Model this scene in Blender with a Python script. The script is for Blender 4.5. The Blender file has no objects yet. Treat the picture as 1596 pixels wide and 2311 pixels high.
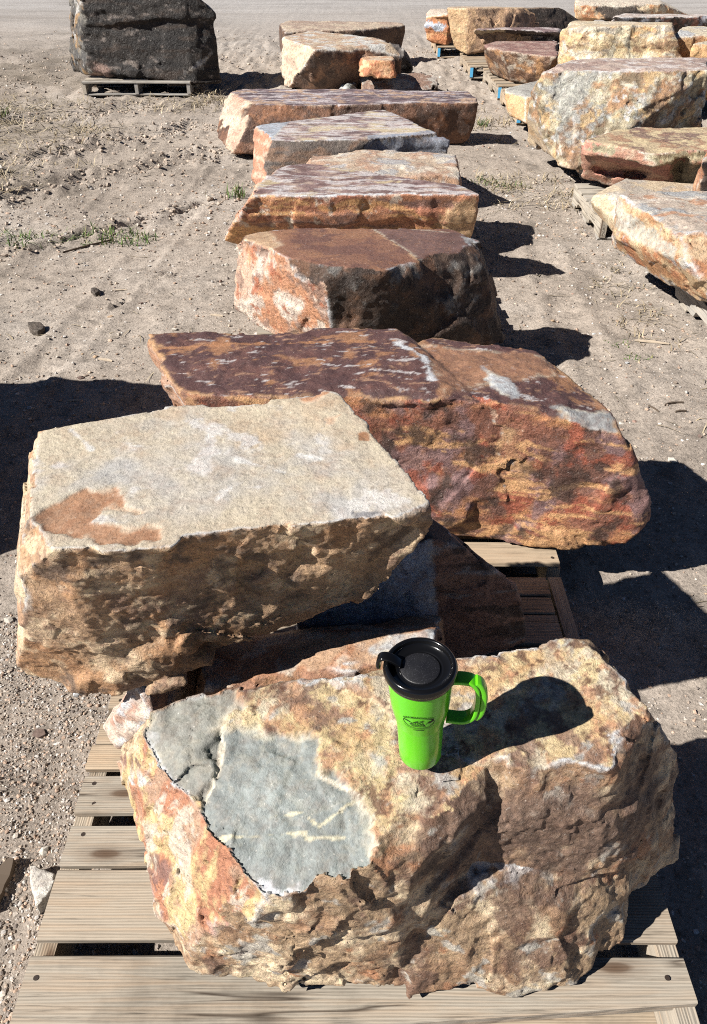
import bpy, bmesh, math, random
import numpy as np
from mathutils import Vector, Matrix

C = bpy.context.scene.collection
SC = bpy.context.scene

# ------------------------------------------------------------------ camera
cam_d = bpy.data.cameras.new('camera'); cam = bpy.data.objects.new('camera', cam_d); C.objects.link(cam)
cam.location = (0, 0, 1.65); cam.rotation_euler = (math.radians(90-37.8), 0, 0)
cam_d.sensor_fit = 'HORIZONTAL'; cam_d.sensor_width = 36; cam_d.lens = 36*1745/1596
cam_d.clip_start = .02; cam_d.clip_end = 3000
SC.camera = cam
# ------------------------------------------------------------------ sky, sun, exposure
SUN_DIR = Vector((.924*math.cos(math.radians(38.5)), .383*math.cos(math.radians(38.5)), -math.sin(math.radians(38.5))))
wd = bpy.data.worlds.new('World'); SC.world = wd; wd.use_nodes = True
wn = wd.node_tree.nodes; wl = wd.node_tree.links
sky = wn.new('ShaderNodeTexSky'); sky.sky_type = 'NISHITA'; sky.sun_disc = False
sky.sun_elevation = math.radians(38.5)
sky.sun_rotation = math.atan2(-SUN_DIR.x, -SUN_DIR.y)
sky.altitude = 1300; sky.air_density = .34; sky.dust_density = .1
wl.new(sky.outputs[0], wn['Background'].inputs[0]); wn['Background'].inputs[1].default_value = .05
sun_d = bpy.data.lights.new('sun', 'SUN'); sun = bpy.data.objects.new('sun', sun_d); C.objects.link(sun)
sun_d.energy = 5.0; sun_d.angle = math.radians(.5); sun_d.color = (1, .955, .89)
sun.rotation_euler = SUN_DIR.to_track_quat('-Z', 'Y').to_euler()
sun.location = (-6, -3, 8)
SC.view_settings.view_transform = 'Standard'; SC.view_settings.look = 'None'
SC.view_settings.exposure = .95; SC.view_settings.gamma = 1; SC.view_settings.use_curve_mapping = False
SC.render.engine = 'CYCLES'; SC.cycles.max_bounces = 4; SC.cycles.diffuse_bounces = 1
SC.cycles.use_denoising = False; SC.cycles.filter_width = 1.05

# ------------------------------------------------------------------ helpers
def tag(o, label=None, cat=None, group=None, kind=None):
    if label: o['label'] = label
    if cat: o['category'] = cat
    if group: o['group'] = group
    if kind: o['kind'] = kind
    return o
def empty(name, loc=(0,0,0), rz=0):
    o = bpy.data.objects.new(name, None); C.objects.link(o); o.location = loc; o.rotation_euler = (0,0,rz)
    o.empty_display_size = .1
    return o
def link(name, me, mat=None, parent=None, loc=(0,0,0), rot=(0,0,0)):
    o = bpy.data.objects.new(name, me); C.objects.link(o)
    o.location = loc; o.rotation_euler = rot
    if mat is not None and len(me.materials) == 0: me.materials.append(mat)
    if parent: o.parent = parent
    return o
def np_mesh(name, V, faces_flat, counts, smooth=True):
    me = bpy.data.meshes.new(name)
    me.vertices.add(len(V)); me.vertices.foreach_set('co', np.ascontiguousarray(V, np.float32).ravel())
    me.loops.add(len(faces_flat)); me.loops.foreach_set('vertex_index', np.ascontiguousarray(faces_flat, np.int32))
    n = len(counts); me.polygons.add(n)
    starts = np.zeros(n, np.int32); starts[1:] = np.cumsum(counts)[:-1]
    me.polygons.foreach_set('loop_start', starts)
    me.polygons.foreach_set('use_smooth', np.full(n, smooth, bool))
    me.update(calc_edges=True); me.validate()
    return me
def set_col(me, col, name='Col'):
    a = me.color_attributes.new(name, 'FLOAT_COLOR', 'POINT')
    c = np.ones((len(me.vertices), 4), np.float32); c[:, :3] = col
    a.data.foreach_set('color', c.ravel())
def smooth(x, a, b):
    t = np.clip((x-a)/(b-a), 0, 1); return t*t*(3-2*t)

# vectorised gradient noise
_r = np.random.RandomState(7)
PERM = np.concatenate([_r.permutation(256)]*3).astype(np.int32)
_g = _r.normal(size=(256, 3)); GRAD = (_g/np.linalg.norm(_g, axis=1)[:, None]).astype(np.float32)
JIT = _r.uniform(0, 1, (256, 3)).astype(np.float32)
def noise(p):
    i = np.floor(p).astype(np.int32); f = (p-i).astype(np.float32)
    u = f*f*f*(f*(f*6-15)+10)
    out = np.zeros(len(p), np.float32)
    xi, yi, zi = i[:, 0] & 255, i[:, 1] & 255, i[:, 2] & 255
    for dx in (0, 1):
        wx = u[:, 0] if dx else 1-u[:, 0]
        a = PERM[(xi+dx) & 255]
        for dy in (0, 1):
            wy = wx*(u[:, 1] if dy else 1-u[:, 1])
            b = PERM[(a+yi+dy) & 255]
            for dz in (0, 1):
                w = wy*(u[:, 2] if dz else 1-u[:, 2])
                g = GRAD[PERM[(b+zi+dz) & 255]]
                out += w*(g[:, 0]*(f[:, 0]-dx)+g[:, 1]*(f[:, 1]-dy)+g[:, 2]*(f[:, 2]-dz))
    return out
def fbm(p, octv=4, gain=.5):
    p = np.asarray(p, np.float32); s = np.zeros(len(p), np.float32); a = 1.0
    for o in range(octv):
        s += a*noise(p*(2.03**o)+o*17.3); a *= gain
    return s*1.6
def facet(p, seed):                       # broken-rock facets: nearest jittered cell, tilted plane inside it
    i = np.floor(p-.5).astype(np.int32); best = np.full(len(p), 9e9, np.float32); val = np.zeros(len(p), np.float32)
    for dx in (0, 1):
        for dy in (0, 1):
            for dz in (0, 1):
                c = i+np.array([dx, dy, dz], np.int32)
                h = PERM[(PERM[(PERM[(c[:, 0]+seed) & 255]+c[:, 1]) & 255]+c[:, 2]) & 255]
                d = p-c-(.2+.6*JIT[h]); dd = (d*d).sum(1); m = dd < best
                v = (d*GRAD[(h+91) & 255]).sum(1)*.9+JIT[(h+33) & 255, 0]-.5
                best = np.where(m, dd, best); val = np.where(m, v, val)
    return val
def disp(p, spec, seed):
    s = np.zeros(len(p), np.float32); off = np.array([seed*3.7, seed*1.3, seed*2.1], np.float32)
    for k in spec:
        if k[0] == 'f': s += k[1]*fbm(p*k[2]+off, k[3])
        elif k[0] == 'c':
            w = p+k[2]*.25*np.stack([noise(p*3/k[2]*.4+off), noise(p*3/k[2]*.4+off+9), noise(p*3/k[2]*.4+off+5)], 1)
            s += k[1]*facet((w/k[2]+off).astype(np.float32), seed)
        elif k[0] == 't':                 # flat split ledges with crisp steps, lying along the face
            qv = (fbm(p*k[2]+off+3.3, 4, .42)*.9+.10*k[4]*p[:, 2] if len(k) > 4 else fbm(p*k[2]+off+3.3, 4, .42)*.9)*k[3]
            li = np.floor(qv); s += k[1]*2*(li+smooth(qv-li, .86, 1.)-.5)/k[3]
        elif k[0] == 's':
            h = (p[:, 2]+.35*k[2]*fbm(p*[3, 3, 3]+off, 2))/k[2]+seed
            li = np.floor(h).astype(np.int32); fr = h-li
            a = JIT[PERM[li & 255], 1]; b = JIT[PERM[(li+1) & 255], 1]
            s += k[1]*2*((a+(b-a)*smooth(fr, .8, 1.))-.5)*(1+.8*noise(p*6+off))
    return s

# ------------------------------------------------------------------ materials
def new_mat(name, rough=.8, spec=.3):
    m = bpy.data.materials.new(name); m.use_nodes = True
    nt = m.node_tree; b = nt.nodes['Principled BSDF']
    b.inputs['Roughness'].default_value = rough; b.inputs['Specular IOR Level'].default_value = spec
    return m, nt, b
class NT:
    def __init__(s, nt): s.nt = nt
    def n(s, t, **kw):
        x = s.nt.nodes.new(t)
        for k, v in kw.items():
            if k.startswith('i_'): x.inputs[k[2:].replace('_', ' ')].default_value = v
            else: setattr(x, k, v)
        return x
    def l(s, a, b): s.nt.links.new(a, b)
    def noise(s, vec, scale, detail=4, rough=.55, dist=0, dims='3D'):
        x = s.n('ShaderNodeTexNoise'); x.inputs['Scale'].default_value = scale; x.inputs['Detail'].default_value = detail
        x.inputs['Roughness'].default_value = rough; x.inputs['Distortion'].default_value = dist
        s.l(vec, x.inputs['Vector']); return x
    def ramp(s, fac, pts):
        r = s.n('ShaderNodeValToRGB'); e = r.color_ramp.elements
        while len(e) < len(pts): e.new(.5)
        for q, (pos, c) in zip(e, pts):
            q.position = pos; q.color = (c, c, c, 1) if not isinstance(c, tuple) else (*c, 1)
        s.l(fac, r.inputs[0]); return r
    def mix(s, fac, a, b, mode='MIX'):
        m = s.n('ShaderNodeMix', data_type='RGBA', blend_type=mode)
        for sock, v in ((m.inputs[0], fac), (m.inputs[6], a), (m.inputs[7], b)):
            if hasattr(v, 'is_output'): s.l(v, sock)
            elif isinstance(v, (int, float)): sock.default_value = v
            else: sock.default_value = (*v, 1)
        return m.outputs[2]
    def bump(s, h, strength, dist, prev=None):
        b = s.n('ShaderNodeBump'); b.inputs['Strength'].default_value = strength; b.inputs['Distance'].default_value = dist
        s.l(h, b.inputs['Height'])
        if prev is not None: s.l(prev, b.inputs['Normal'])
        return b.outputs[0]
def rock_material(name, fine=1.0, contrast=1.0):
    m, nt, b = new_mat(name, .62, .4); k = NT(nt)
    pos = k.n('ShaderNodeNewGeometry').outputs['Position']
    at = k.n('ShaderNodeAttribute', attribute_name='Col')
    gr = k.n('ShaderNodeAttribute', attribute_name='Grain')
    n1 = k.noise(pos, 26*fine, 9, .68, .6); n2 = k.noise(pos, 150*fine, 5, .7); n3 = k.noise(pos, 60*fine, 8, .7, 1.2)
    c = at.outputs['Color']
    hue = k.ramp(n1.outputs[0], [(.3, (.43, .37, .34)), (.5, (.5, .49, .48)), (.7, (.57, .56, .53))]).outputs[0]
    c = k.mix(.75, c, hue, 'OVERLAY')
    n4 = k.noise(pos, 85*fine, 7, .7, .8)
    c = k.mix(k.ramp(gr.outputs['Fac'], [(.3, .15), (.8, .75)]).outputs[0], c, k.ramp(n4.outputs[0], [(.30, (.26, .20, .17)), (.44, (.50, .48, .46)), (.56, (.56, .53, .47)), (.68, (.66, .64, .60))]).outputs[0], 'OVERLAY')
    n5 = k.noise(pos, 210*fine, 3, .6)
    sp = k.mix(1, k.ramp(n5.outputs[0], [(.60, 0.), (.70, .65)]).outputs[0], k.ramp(gr.outputs['Fac'], [(.3, .15), (.85, 1.)]).outputs[0], 'MULTIPLY')
    c = k.mix(sp, c, (.03, .022, .018))
    c = k.mix(k.ramp(n5.outputs[0], [(.28, .4), (.36, 0.)]).outputs[0], c, (.62, .58, .52))
    c = k.mix(1.0, c, k.ramp(n2.outputs[0], [(.28, .60), (.45, .96), (.62, 1.09), (.8, 1.25)]).outputs[0], 'MULTIPLY')
    c = k.mix(gr.outputs['Fac'], c, k.mix(1.0, c, k.ramp(n3.outputs[0], [(.30, .32), (.42, .85), (.55, 1.06), (.7, 1.4)]).outputs[0], 'MULTIPLY'))
    k.l(c, b.inputs['Base Color'])
    st = k.ramp(gr.outputs['Fac'], [(.1, .16), (.8, .75)]).outputs[0]
    h = k.bump(n3.outputs[0], .5, .010/fine); k.l(st, h.node.inputs['Strength'])
    h = k.bump(n2.outputs[0], .55, .004/fine, h)
    k.l(h, b.inputs['Normal'])
    return m
ROCK_NEAR = rock_material('rock near', 1.0)
ROCK_MID = rock_material('rock', .55)
ROCK_FAR = rock_material('rock rough', .30)

# ------------------------------------------------------------------ stones (noisy half-spaces, meshed on a grid)
def hull_planes(pts):
    bm = bmesh.new()
    for p in pts: bm.verts.new(p)
    r = bmesh.ops.convex_hull(bm, input=bm.verts[:])
    bm.normal_update()
    P = []
    cen = sum((Vector(p) for p in pts), Vector())/len(pts)
    fs = sorted(bm.faces, key=lambda f: -f.calc_area())
    for f in fs:
        if f.calc_area() < 1e-6: continue
        n = f.normal.copy(); d = n.dot(f.verts[0].co)
        if n.dot(cen) > d: n = -n; d = -d
        if any(n.dot(q[0]) > .997 and abs(d-q[1]) < .012 for q in P): continue
        d = max(n.dot(Vector(p)) for p in pts) if False else d
        P.append((n, d))
    V = [(v.co.copy(), sum((f.normal for f in v.link_faces if f.calc_area() > 1e-6), Vector())) for v in bm.verts if v.link_faces]
    bm.free()
    return P, V, cen
def classify(n, has_left):
    if has_left and n.x < -.36 and n.z < .88: return 'left'
    if n.z > .72: return 'top'
    return 'side'
def surface_nets(F, org, h):
    S = F < 0
    c = np.zeros(tuple(s-1 for s in F.shape), np.uint8)
    sl = (slice(0, -1), slice(1, None))
    for a in (0, 1):
        for b in (0, 1):
            for d in (0, 1): c += S[sl[a], sl[b], sl[d]]
    act = (c > 0) & (c < 8)
    idx = np.argwhere(act); vid = np.full(c.shape, -1, np.int32); vid[act] = np.arange(len(idx))
    acc = np.zeros((len(idx), 3), np.float32); cnt = np.zeros(len(idx), np.float32)
    cor = [(a, b, d) for a in (0, 1) for b in (0, 1) for d in (0, 1)]
    fv = {q: F[idx[:, 0]+q[0], idx[:, 1]+q[1], idx[:, 2]+q[2]] for q in cor}
    for q in cor:
        for ax in range(3):
            if q[ax]: continue
            r = list(q); r[ax] = 1; r = tuple(r)
            a, b = fv[q], fv[r]; m = (a < 0) != (b < 0)
            t = np.where(m, a/np.where(m, a-b, 1), 0)
            pos = np.array(q, np.float32)[None, :].repeat(len(idx), 0); pos[:, ax] += t
            acc += pos*m[:, None]; cnt += m
    V = org+h*(idx+acc/cnt[:, None])
    Q = []
    for ax in range(3):
        u, w = (ax+1) % 3, (ax+2) % 3
        a = np.moveaxis(S, ax, 0)
        Sx = np.moveaxis(S, (ax, u, w), (0, 1, 2)); vx = np.moveaxis(vid, (ax, u, w), (0, 1, 2))
        lo, hi = Sx[:-1, 1:-1, 1:-1], Sx[1:, 1:-1, 1:-1]
        e = np.argwhere(lo != hi); i, j, k = e[:, 0], e[:, 1]+1, e[:, 2]+1
        q = np.stack([vx[i, j-1, k-1], vx[i, j, k-1], vx[i, j, k], vx[i, j-1, k]], 1)
        fl = ~lo[e[:, 0], e[:, 1], e[:, 2]]
        q[fl] = q[fl][:, ::-1]
        Q.append(q)
    return V, np.concatenate(Q)
def poly_sd(P, poly):                      # signed distance in xy (negative inside)
    n = len(poly); d = np.full(len(P), 9e9); ins = np.zeros(len(P), bool)
    for i in range(n):
        a, b = poly[i], poly[(i+1) % n]
        e = b-a; w = P-a
        t = np.clip((w@e)/max(e@e, 1e-12), 0, 1)
        dd = ((w-t[:, None]*e)**2).sum(1); d = np.minimum(d, dd)
        c1 = P[:, 1] >= a[1]; c2 = P[:, 1] < b[1]; cr = e[0]*w[:, 1] > e[1]*w[:, 0]
        ins ^= (c1 & c2 & cr) | (~c1 & ~c2 & ~cr)
    d = np.sqrt(d); return np.where(ins, -d, d)
def line_d(P, pts):
    d = np.full(len(P), 9e9)
    for a, b in zip(pts[:-1], pts[1:]):
        e = b-a; w = P-a; t = np.clip((w@e)/(e@e), 0, 1)
        d = np.minimum(d, ((w-t[:, None]*e)**2).sum(1))
    return np.sqrt(d)
def paint(p, pal, seed):
    base, ov = pal
    c = np.tile(np.array(base, np.float32), (len(p), 1))
    off = np.array([seed*2.3, seed*4.1, seed*.7], np.float32)
    for j, (col, fr, th, sf, st) in enumerate(ov):
        # freq is given per unit of ~1 m: threshold compares with 0.5 + noise
        s = np.array([1., 1., 1.], np.float32)
        if st > 1: s = np.array([.45, .45, min(st, 4)*.8], np.float32)
        if st < 0: s = np.array([.35, 1.5, 1.], np.float32)
        elif st < 1: s = np.array([1.6, 1.6, st], np.float32)
        w = p+.05*np.stack([noise(p*7+off+j), noise(p*7+off+j+20), noise(p*7+off+j+40)], 1)
        v = .5+.32*fbm(w*s*fr+off+j*11.7, 5, .62)
        m = smooth(v, th-sf*1.0, th+sf*1.0)[:, None]*.85
        c = c*(1-m)+np.array(col, np.float32)*m
    return c
def make_stone(name, label, pieces, vox, seed, amp, pal, cuts=(), chip=0, edge=None, patches=(), veins=(), mat=None, cat=None, topgrain=.75):
    rnd = random.Random(seed)
    has_left = 'left' in amp
    PL = []
    for pts in pieces:
        P, V, cen = HULLS[id(pts)]
        pl = [(np.array(n, np.float32), np.float32(d), classify(n, has_left)) for n, d in P]
        if chip:
            for v, vn in V:
                if vn.length < .1: continue
                for _ in range(2):
                    n = vn.normalized(); n = Vector((n.x+rnd.uniform(-.25, .25), n.y+rnd.uniform(-.25, .25), n.z+rnd.uniform(-.25, .25))).normalized()
                    far = max(n.dot(q[0]) for q in V)
                    if far-n.dot(v) > chip: continue
                    dep = chip*rnd.uniform(-.1, 1.0)
                    pl.append((np.array(n, np.float32), np.float32(n.dot(v)-dep), 'side' if n.z < .8 else 'top'))
        PL.append(pl)
    CP = [[(np.array(n, np.float32), np.float32(d), 'side') for n, d in HULLS[id(c)][0]] for c in cuts]
    allp = np.array([p for pts in pieces for p in pts], np.float32)
    A = max(sum(k[1]*(1.3 if k[0] == 'f' else 1.1) for k in sp) for sp in amp.values())
    mn = allp.min(0)-A-vox*3; mx = allp.max(0)+A+vox*3
    dim = np.ceil((mx-mn)/vox).astype(int)+1
    X = (mn[0]+vox*np.arange(dim[0])).astype(np.float32)[:, None, None]
    Yy = (mn[1]+vox*np.arange(dim[1])).astype(np.float32)[None, :, None]
    Z = (mn[2]+vox*np.arange(dim[2])).astype(np.float32)[None, None, :]
    def grid(pl):
        G = None
        for n, d, _ in pl:
            g = (X*n[0]-d)+Yy*n[1]+Z*n[2]
            G = g if G is None else np.maximum(G, g, out=G)
        return G
    F = None
    for pl in PL:
        G = grid(pl); F = G if F is None else np.minimum(F, G, out=F)
    for pl in CP:
        G = -grid(pl); np.maximum(F, G, out=F)
    band = np.argwhere(np.abs(F) < A+vox*2)
    bp = mn+vox*band.astype(np.float32)
    allpl = [q for pl in PL for q in pl]
    def full(p, want=False):
        f0 = None
        per = {}
        for pl in PL:
            g = None
            for n, d, c in pl:
                v = p@n-d; g = v if g is None else np.maximum(g, v)
            f0 = g if f0 is None else np.minimum(f0, g)
        D = {}
        for c in ('top', 'side')+(('left',) if has_left else ()):
            near = np.zeros(len(p), bool)
            for n, d, cc in allpl:
                if cc == c: near |= np.abs(p@n-d-f0) < A*1.6
            if CP and c == 'side': near[:] = True
            out = np.zeros(len(p), np.float32)
            if near.any(): out[near] = disp(p[near], amp.get(c, amp['side']), seed)
            D[c] = out
        f = None; nz = None; cls = None; second = None
        for pl in PL:
            b = np.full(len(p), -9e9, np.float32); s2 = b.copy(); ci = np.zeros(len(p), np.int8)
            for n, d, c in pl:
                v = p@n-d-D[c]
                code = {'top': 0, 'side': 1, 'left': 2}[c]
                m = v > b
                if want:
                    diff = ci != code
                    s2 = np.where(m & diff, np.maximum(b, s2), np.where(~m & diff, np.maximum(s2, v), s2))
                    # when the winning class changes the old best becomes second
                    ci = np.where(m, code, ci).astype(np.int8)
                b = np.where(m, v, b)
            if f is None: f, cls, second = b, ci, s2
            else:
                m = b < f; f = np.where(m, b, f)
                if want: cls = np.where(m, ci, cls); second = np.where(m, s2, second)
        for pl in CP:
            b = np.full(len(p), -9e9, np.float32)
            for n, d, c in pl: b = np.maximum(b, p@n-d-D['side']*.8)
            m = -b > f; f = np.where(m, -b, f)
            if want: cls = np.where(m, 1, cls)
        return (f, cls, second) if want else f
    F[band[:, 0], band[:, 1], band[:, 2]] = full(bp)
    V, Q = surface_nets(F, mn, np.float32(vox))
    V = V.astype(np.float32)
    f, cls, second = full(V, True)
    col = np.zeros((len(V), 3), np.float32)
    names = ['top', 'side', 'left']; grain = np.full(len(V), .8, np.float32)
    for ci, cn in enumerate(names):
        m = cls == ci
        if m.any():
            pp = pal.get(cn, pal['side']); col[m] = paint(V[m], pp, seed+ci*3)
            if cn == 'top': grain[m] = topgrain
    wob = fbm(V*28+seed, 5, .6)
    wob2 = fbm(V*11+seed*2, 4, .6); wob3 = fbm(V*60+seed, 3, .6)
    for cn, poly, c, nz_, sf, lift in patches:
        m = cls == names.index(cn)
        if not m.any(): continue
        P2 = np.array([q[:2] for q in poly]); 
        if cn == 'top':
            sd = poly_sd(V[m][:, :2], P2)
        else:                              # on sides: project onto the facing vertical plane (x,z) or (y,z)
            Pz = np.array([(q[0], q[2]) for q in poly]) if cn == 'side' else np.array([(q[1], q[2]) for q in poly])
            sd = poly_sd(V[m][:, (0, 2)] if cn == 'side' else V[m][:, (1, 2)], Pz)
        w = 1-smooth(sd+wob[m]*nz_+wob2[m]*nz_*1.2, -sf*.5, sf*.5)
        cc = np.array(c, np.float32)*(1+.28*wob2[m][:, None]+.12*wob[m][:, None])
        if nz_ < .02:                      # pale broken rim and mottled wear inside the patch
            sd2 = sd+wob[m]*nz_+wob2[m]*nz_*1.2
            rim = smooth(sd2, -.018, -.002)*smooth(wob2[m]+.3*wob[m], -.1, .25)*.6
            cc = cc*(1-rim[:, None])+np.array((.56, .52, .42), np.float32)*rim[:, None]
            w = w*(.90+.10*smooth(wob3[m], -.25, .1)) if lift < 0 else w*(.66+.34*smooth(wob3[m], -.25, .1))
        col[m] = col[m]*(1-w[:, None])+cc*w[:, None]
        g = grain[m]; grain[m] = g*(1-w*(.8 if lift < -.005 else .4 if nz_ < .02 else -.2))
        if lift:
            Vz = V[m]; Vz[:, 2] += lift*(1-smooth(sd+wob[m]*nz_+wob2[m]*nz_*1.2, -.004, .004)); V[m] = Vz
    for cn, pts, c, wd_ in veins:
        m = cls == names.index(cn)
        if not m.any(): continue
        d = line_d(V[m][:, :2], np.array([q[:2] for q in pts]))
        w = (1-smooth(d+wob[m]*wd_*1.2+wob2[m]*wd_*1.5, wd_*.4, wd_*1.3))[:, None]*.9
        col[m] = col[m]*(1-w)+np.array(c, np.float32)*w
    if edge is not None:
        c, wdt, cov = edge
        gap = f-second
        e = (1-smooth(gap*.7+wob*wdt*.8, wdt*.3, wdt*1.2))*smooth(.5+.5*fbm(V*6+seed*5, 3), cov-.1, cov+.15)
        e = (e*(cls != 1)+e*.5*(cls == 1))[:, None]
        col = col*(1-e)+np.array(c, np.float32)*e
    org = np.array([allp[:, 0].mean(), allp[:, 1].mean(), allp[:, 2].min()], np.float32)
    return dict(name=name, V=V-org, Q=Q, col=np.clip(col, .008, .85), grain=grain, org=org, label=label, cat=cat, mat=mat)
def build_stone(name, V, Q, col, grain, org, label, cat, mat):
    me = np_mesh(name, V, Q.ravel(), np.full(len(Q), 4))
    set_col(me, col)
    a = me.attributes.new('Grain', 'FLOAT', 'POINT'); a.data.foreach_set('value', grain)
    o = link(name, me, mat, loc=tuple(float(x) for x in org))
    tag(o, label, cat or ('boulder' if name == 'boulder' else 'stone'), 'quarried stones set out in rows')
    return o

# ------------------------------------------------------------------ ground
def axis(lo, hi, step, grow, far):
    a = list(np.arange(lo, hi, step)); s = step
    while a[-1] < far: s *= grow; a.append(a[-1]+s)
    b = []; s = step; x = lo
    while x > -far: s *= grow; x -= s; b.append(x)
    return np.array(b[::-1]+a)
gx = axis(-2.6, 2.9, .022, 1.035, 900); gy = axis(.2, 5.5, .022, 1.025, 1500)
GX, GY = np.meshgrid(gx, gy, indexing='ij')
P = np.stack([GX.ravel(), GY.ravel(), np.zeros(GX.size)], 1).astype(np.float32)
def ground_h(P):
    x, y = P[:, 0], P[:, 1]
    h = .022*fbm(P*.9+3, 4)+.014*fbm(P*3.1+9, 4)+.005*fbm(P*11+5, 3)+.004*fbm(P*24, 2)
    # churned, clodded strip and wheel ruts on the left
    for (ax, ay, bx, by, w, dep) in ((-3.6, 4.9, -1.0, 7.4, .16, .05), (-2.2, 4.6, -.9, 5.9, .05, .03), (-3.9, 5.9, -1.4, 8.4, .2, .05), (-1.4, 3.6, -1.02, 4.6, .02, .02), (-4.5, 7.5, -2.2, 9.4, .25, .04)):
        e = np.array([bx-ax, by-ay]); L_ = np.hypot(*e); e /= L_
        t = (x-ax)*e[0]+(y-ay)*e[1]; d = np.abs(-(x-ax)*e[1]+(y-ay)*e[0])+.05*fbm(P*4, 2)
        k = np.clip(1-d/w, 0, 1)*smooth(t, 0, .3)*(1-smooth(t, L_-.3, L_))
        h += -dep*k+dep*1.2*np.clip(1-np.abs(d-w*1.2)/(w*.7), 0, 1)*smooth(t, 0, .3)*(1-smooth(t, L_-.3, L_))*(.6+.8*fbm(P*9, 3))
    for (ax, ay, bx, by, hw) in ((-1.5, 2.6, -1.0, 7.2, .10), (-2.35, 3.2, -1.9, 7.0, .10), (1.05, 2.3, 1.2, 5.2, .09)):
        e = np.array([bx-ax, by-ay]); L_ = np.hypot(*e); e /= L_
        t = (x-ax)*e[0]+(y-ay)*e[1]; d = -(x-ax)*e[1]+(y-ay)*e[0]+.04*fbm(P*.8, 2)
        k = smooth(hw-np.abs(d), 0, .03)*smooth(t, 0, .6)*(1-smooth(t, L_-.6, L_))*np.clip(.55+1.2*fbm(P*1.7+6, 2), 0, 1)
        h += k*(-.010+.007*np.sign(np.sin(6.283*(t+.5*np.abs(d))/.075)))+.008*np.exp(-((np.abs(d)-hw-.03)/.03)**2)*smooth(t, 0, .6)*(1-smooth(t, L_-.6, L_))
    far = smooth(y, 13, 17)
    rough_band = smooth(y, 8.5, 10)*(1-smooth(y, 14, 17))*.045*fbm(P*5+2, 4)
    h = h*(1-.6*far)+rough_band
    h -= .0*x
    keep = np.ones(len(P))
    return (h*np.exp(-np.maximum(0, np.hypot(x, y)-40)/60)).astype(np.float32)-.012
P[:, 2] = ground_h(P)
nx, ny = GX.shape
ii = (np.arange(nx-1)[:, None]*ny+np.arange(ny-1)[None, :]).ravel()
Q = np.stack([ii, ii+ny, ii+ny+1, ii+1], 1)
gme = np_mesh('ground', P, Q.ravel(), np.full(len(Q), 4))
def ground_material():
    m, nt, b = new_mat('dirt', .95, .12); k = NT(nt)
    pos = k.n('ShaderNodeNewGeometry').outputs['Position']
    big = k.noise(pos, .7, 5, .6, .4); mid = k.noise(pos, 7, 6, .65); fine = k.noise(pos, 90, 6, .75); fine2 = k.noise(pos, 32, 8, .75)
    c = k.ramp(big.outputs[0], [(.3, (.315, .268, .226)), (.5, (.405, .347, .294)), (.7, (.442, .394, .347))]).outputs[0]
    c = k.mix(1, c, k.ramp(mid.outputs[0], [(.28, .58), (.47, .96), (.72, 1.12)]).outputs[0], 'MULTIPLY')
    sep = k.n('ShaderNodeSeparateXYZ'); k.l(pos, sep.inputs[0])
    mr = k.n('ShaderNodeMapRange'); mr.inputs[1].default_value = 12; mr.inputs[2].default_value = 21; k.l(sep.outputs[1], mr.inputs[0])
    scr = k.noise(pos, .55, 6, .7, .8)                     # darker humus-stained scrub soil towards the grassy side
    xm = k.n('ShaderNodeMapRange'); xm.inputs[1].default_value = -1.4; xm.inputs[2].default_value = -3.4; k.l(sep.outputs[0], xm.inputs[0])
    c = k.mix(k.mix(1, xm.outputs[0], k.ramp(scr.outputs[0], [(.42, 0.), (.60, .75)]).outputs[0], 'MULTIPLY'), c, (.15, .125, .095))
    mpf = k.n('ShaderNodeMapping'); mpf.inputs['Scale'].default_value = (.25, 1.6, 1); k.l(pos, mpf.inputs['Vector'])
    fs = k.noise(mpf.outputs[0], 1.0, 6, .7)
    c = k.mix(mr.outputs[0], c, k.ramp(fs.outputs[0], [(.3, (.27, .25, .235)), (.5, (.36, .34, .325)), (.7, (.42, .40, .385))]).outputs[0])
    c = k.mix(1, c, k.ramp(fine2.outputs[0], [(.30, .46), (.42, .88), (.55, 1.03), (.70, 1.3)]).outputs[0], 'MULTIPLY')
    c = k.mix(1, c, k.ramp(fine.outputs[0], [(.30, .28), (.44, .90), (.58, 1.05), (.72, 1.4)]).outputs[0], 'MULTIPLY')
    k.l(c, b.inputs['Base Color'])
    h = k.bump(fine2.outputs[0], .7, .016); h = k.bump(fine.outputs[0], .8, .008, h)
    k.l(h, b.inputs['Normal']); return m
ground = link('ground', gme, ground_material()); tag(ground, 'dry tan dirt and gravel yard with wheel ruts', 'ground', kind='structure')

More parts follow.
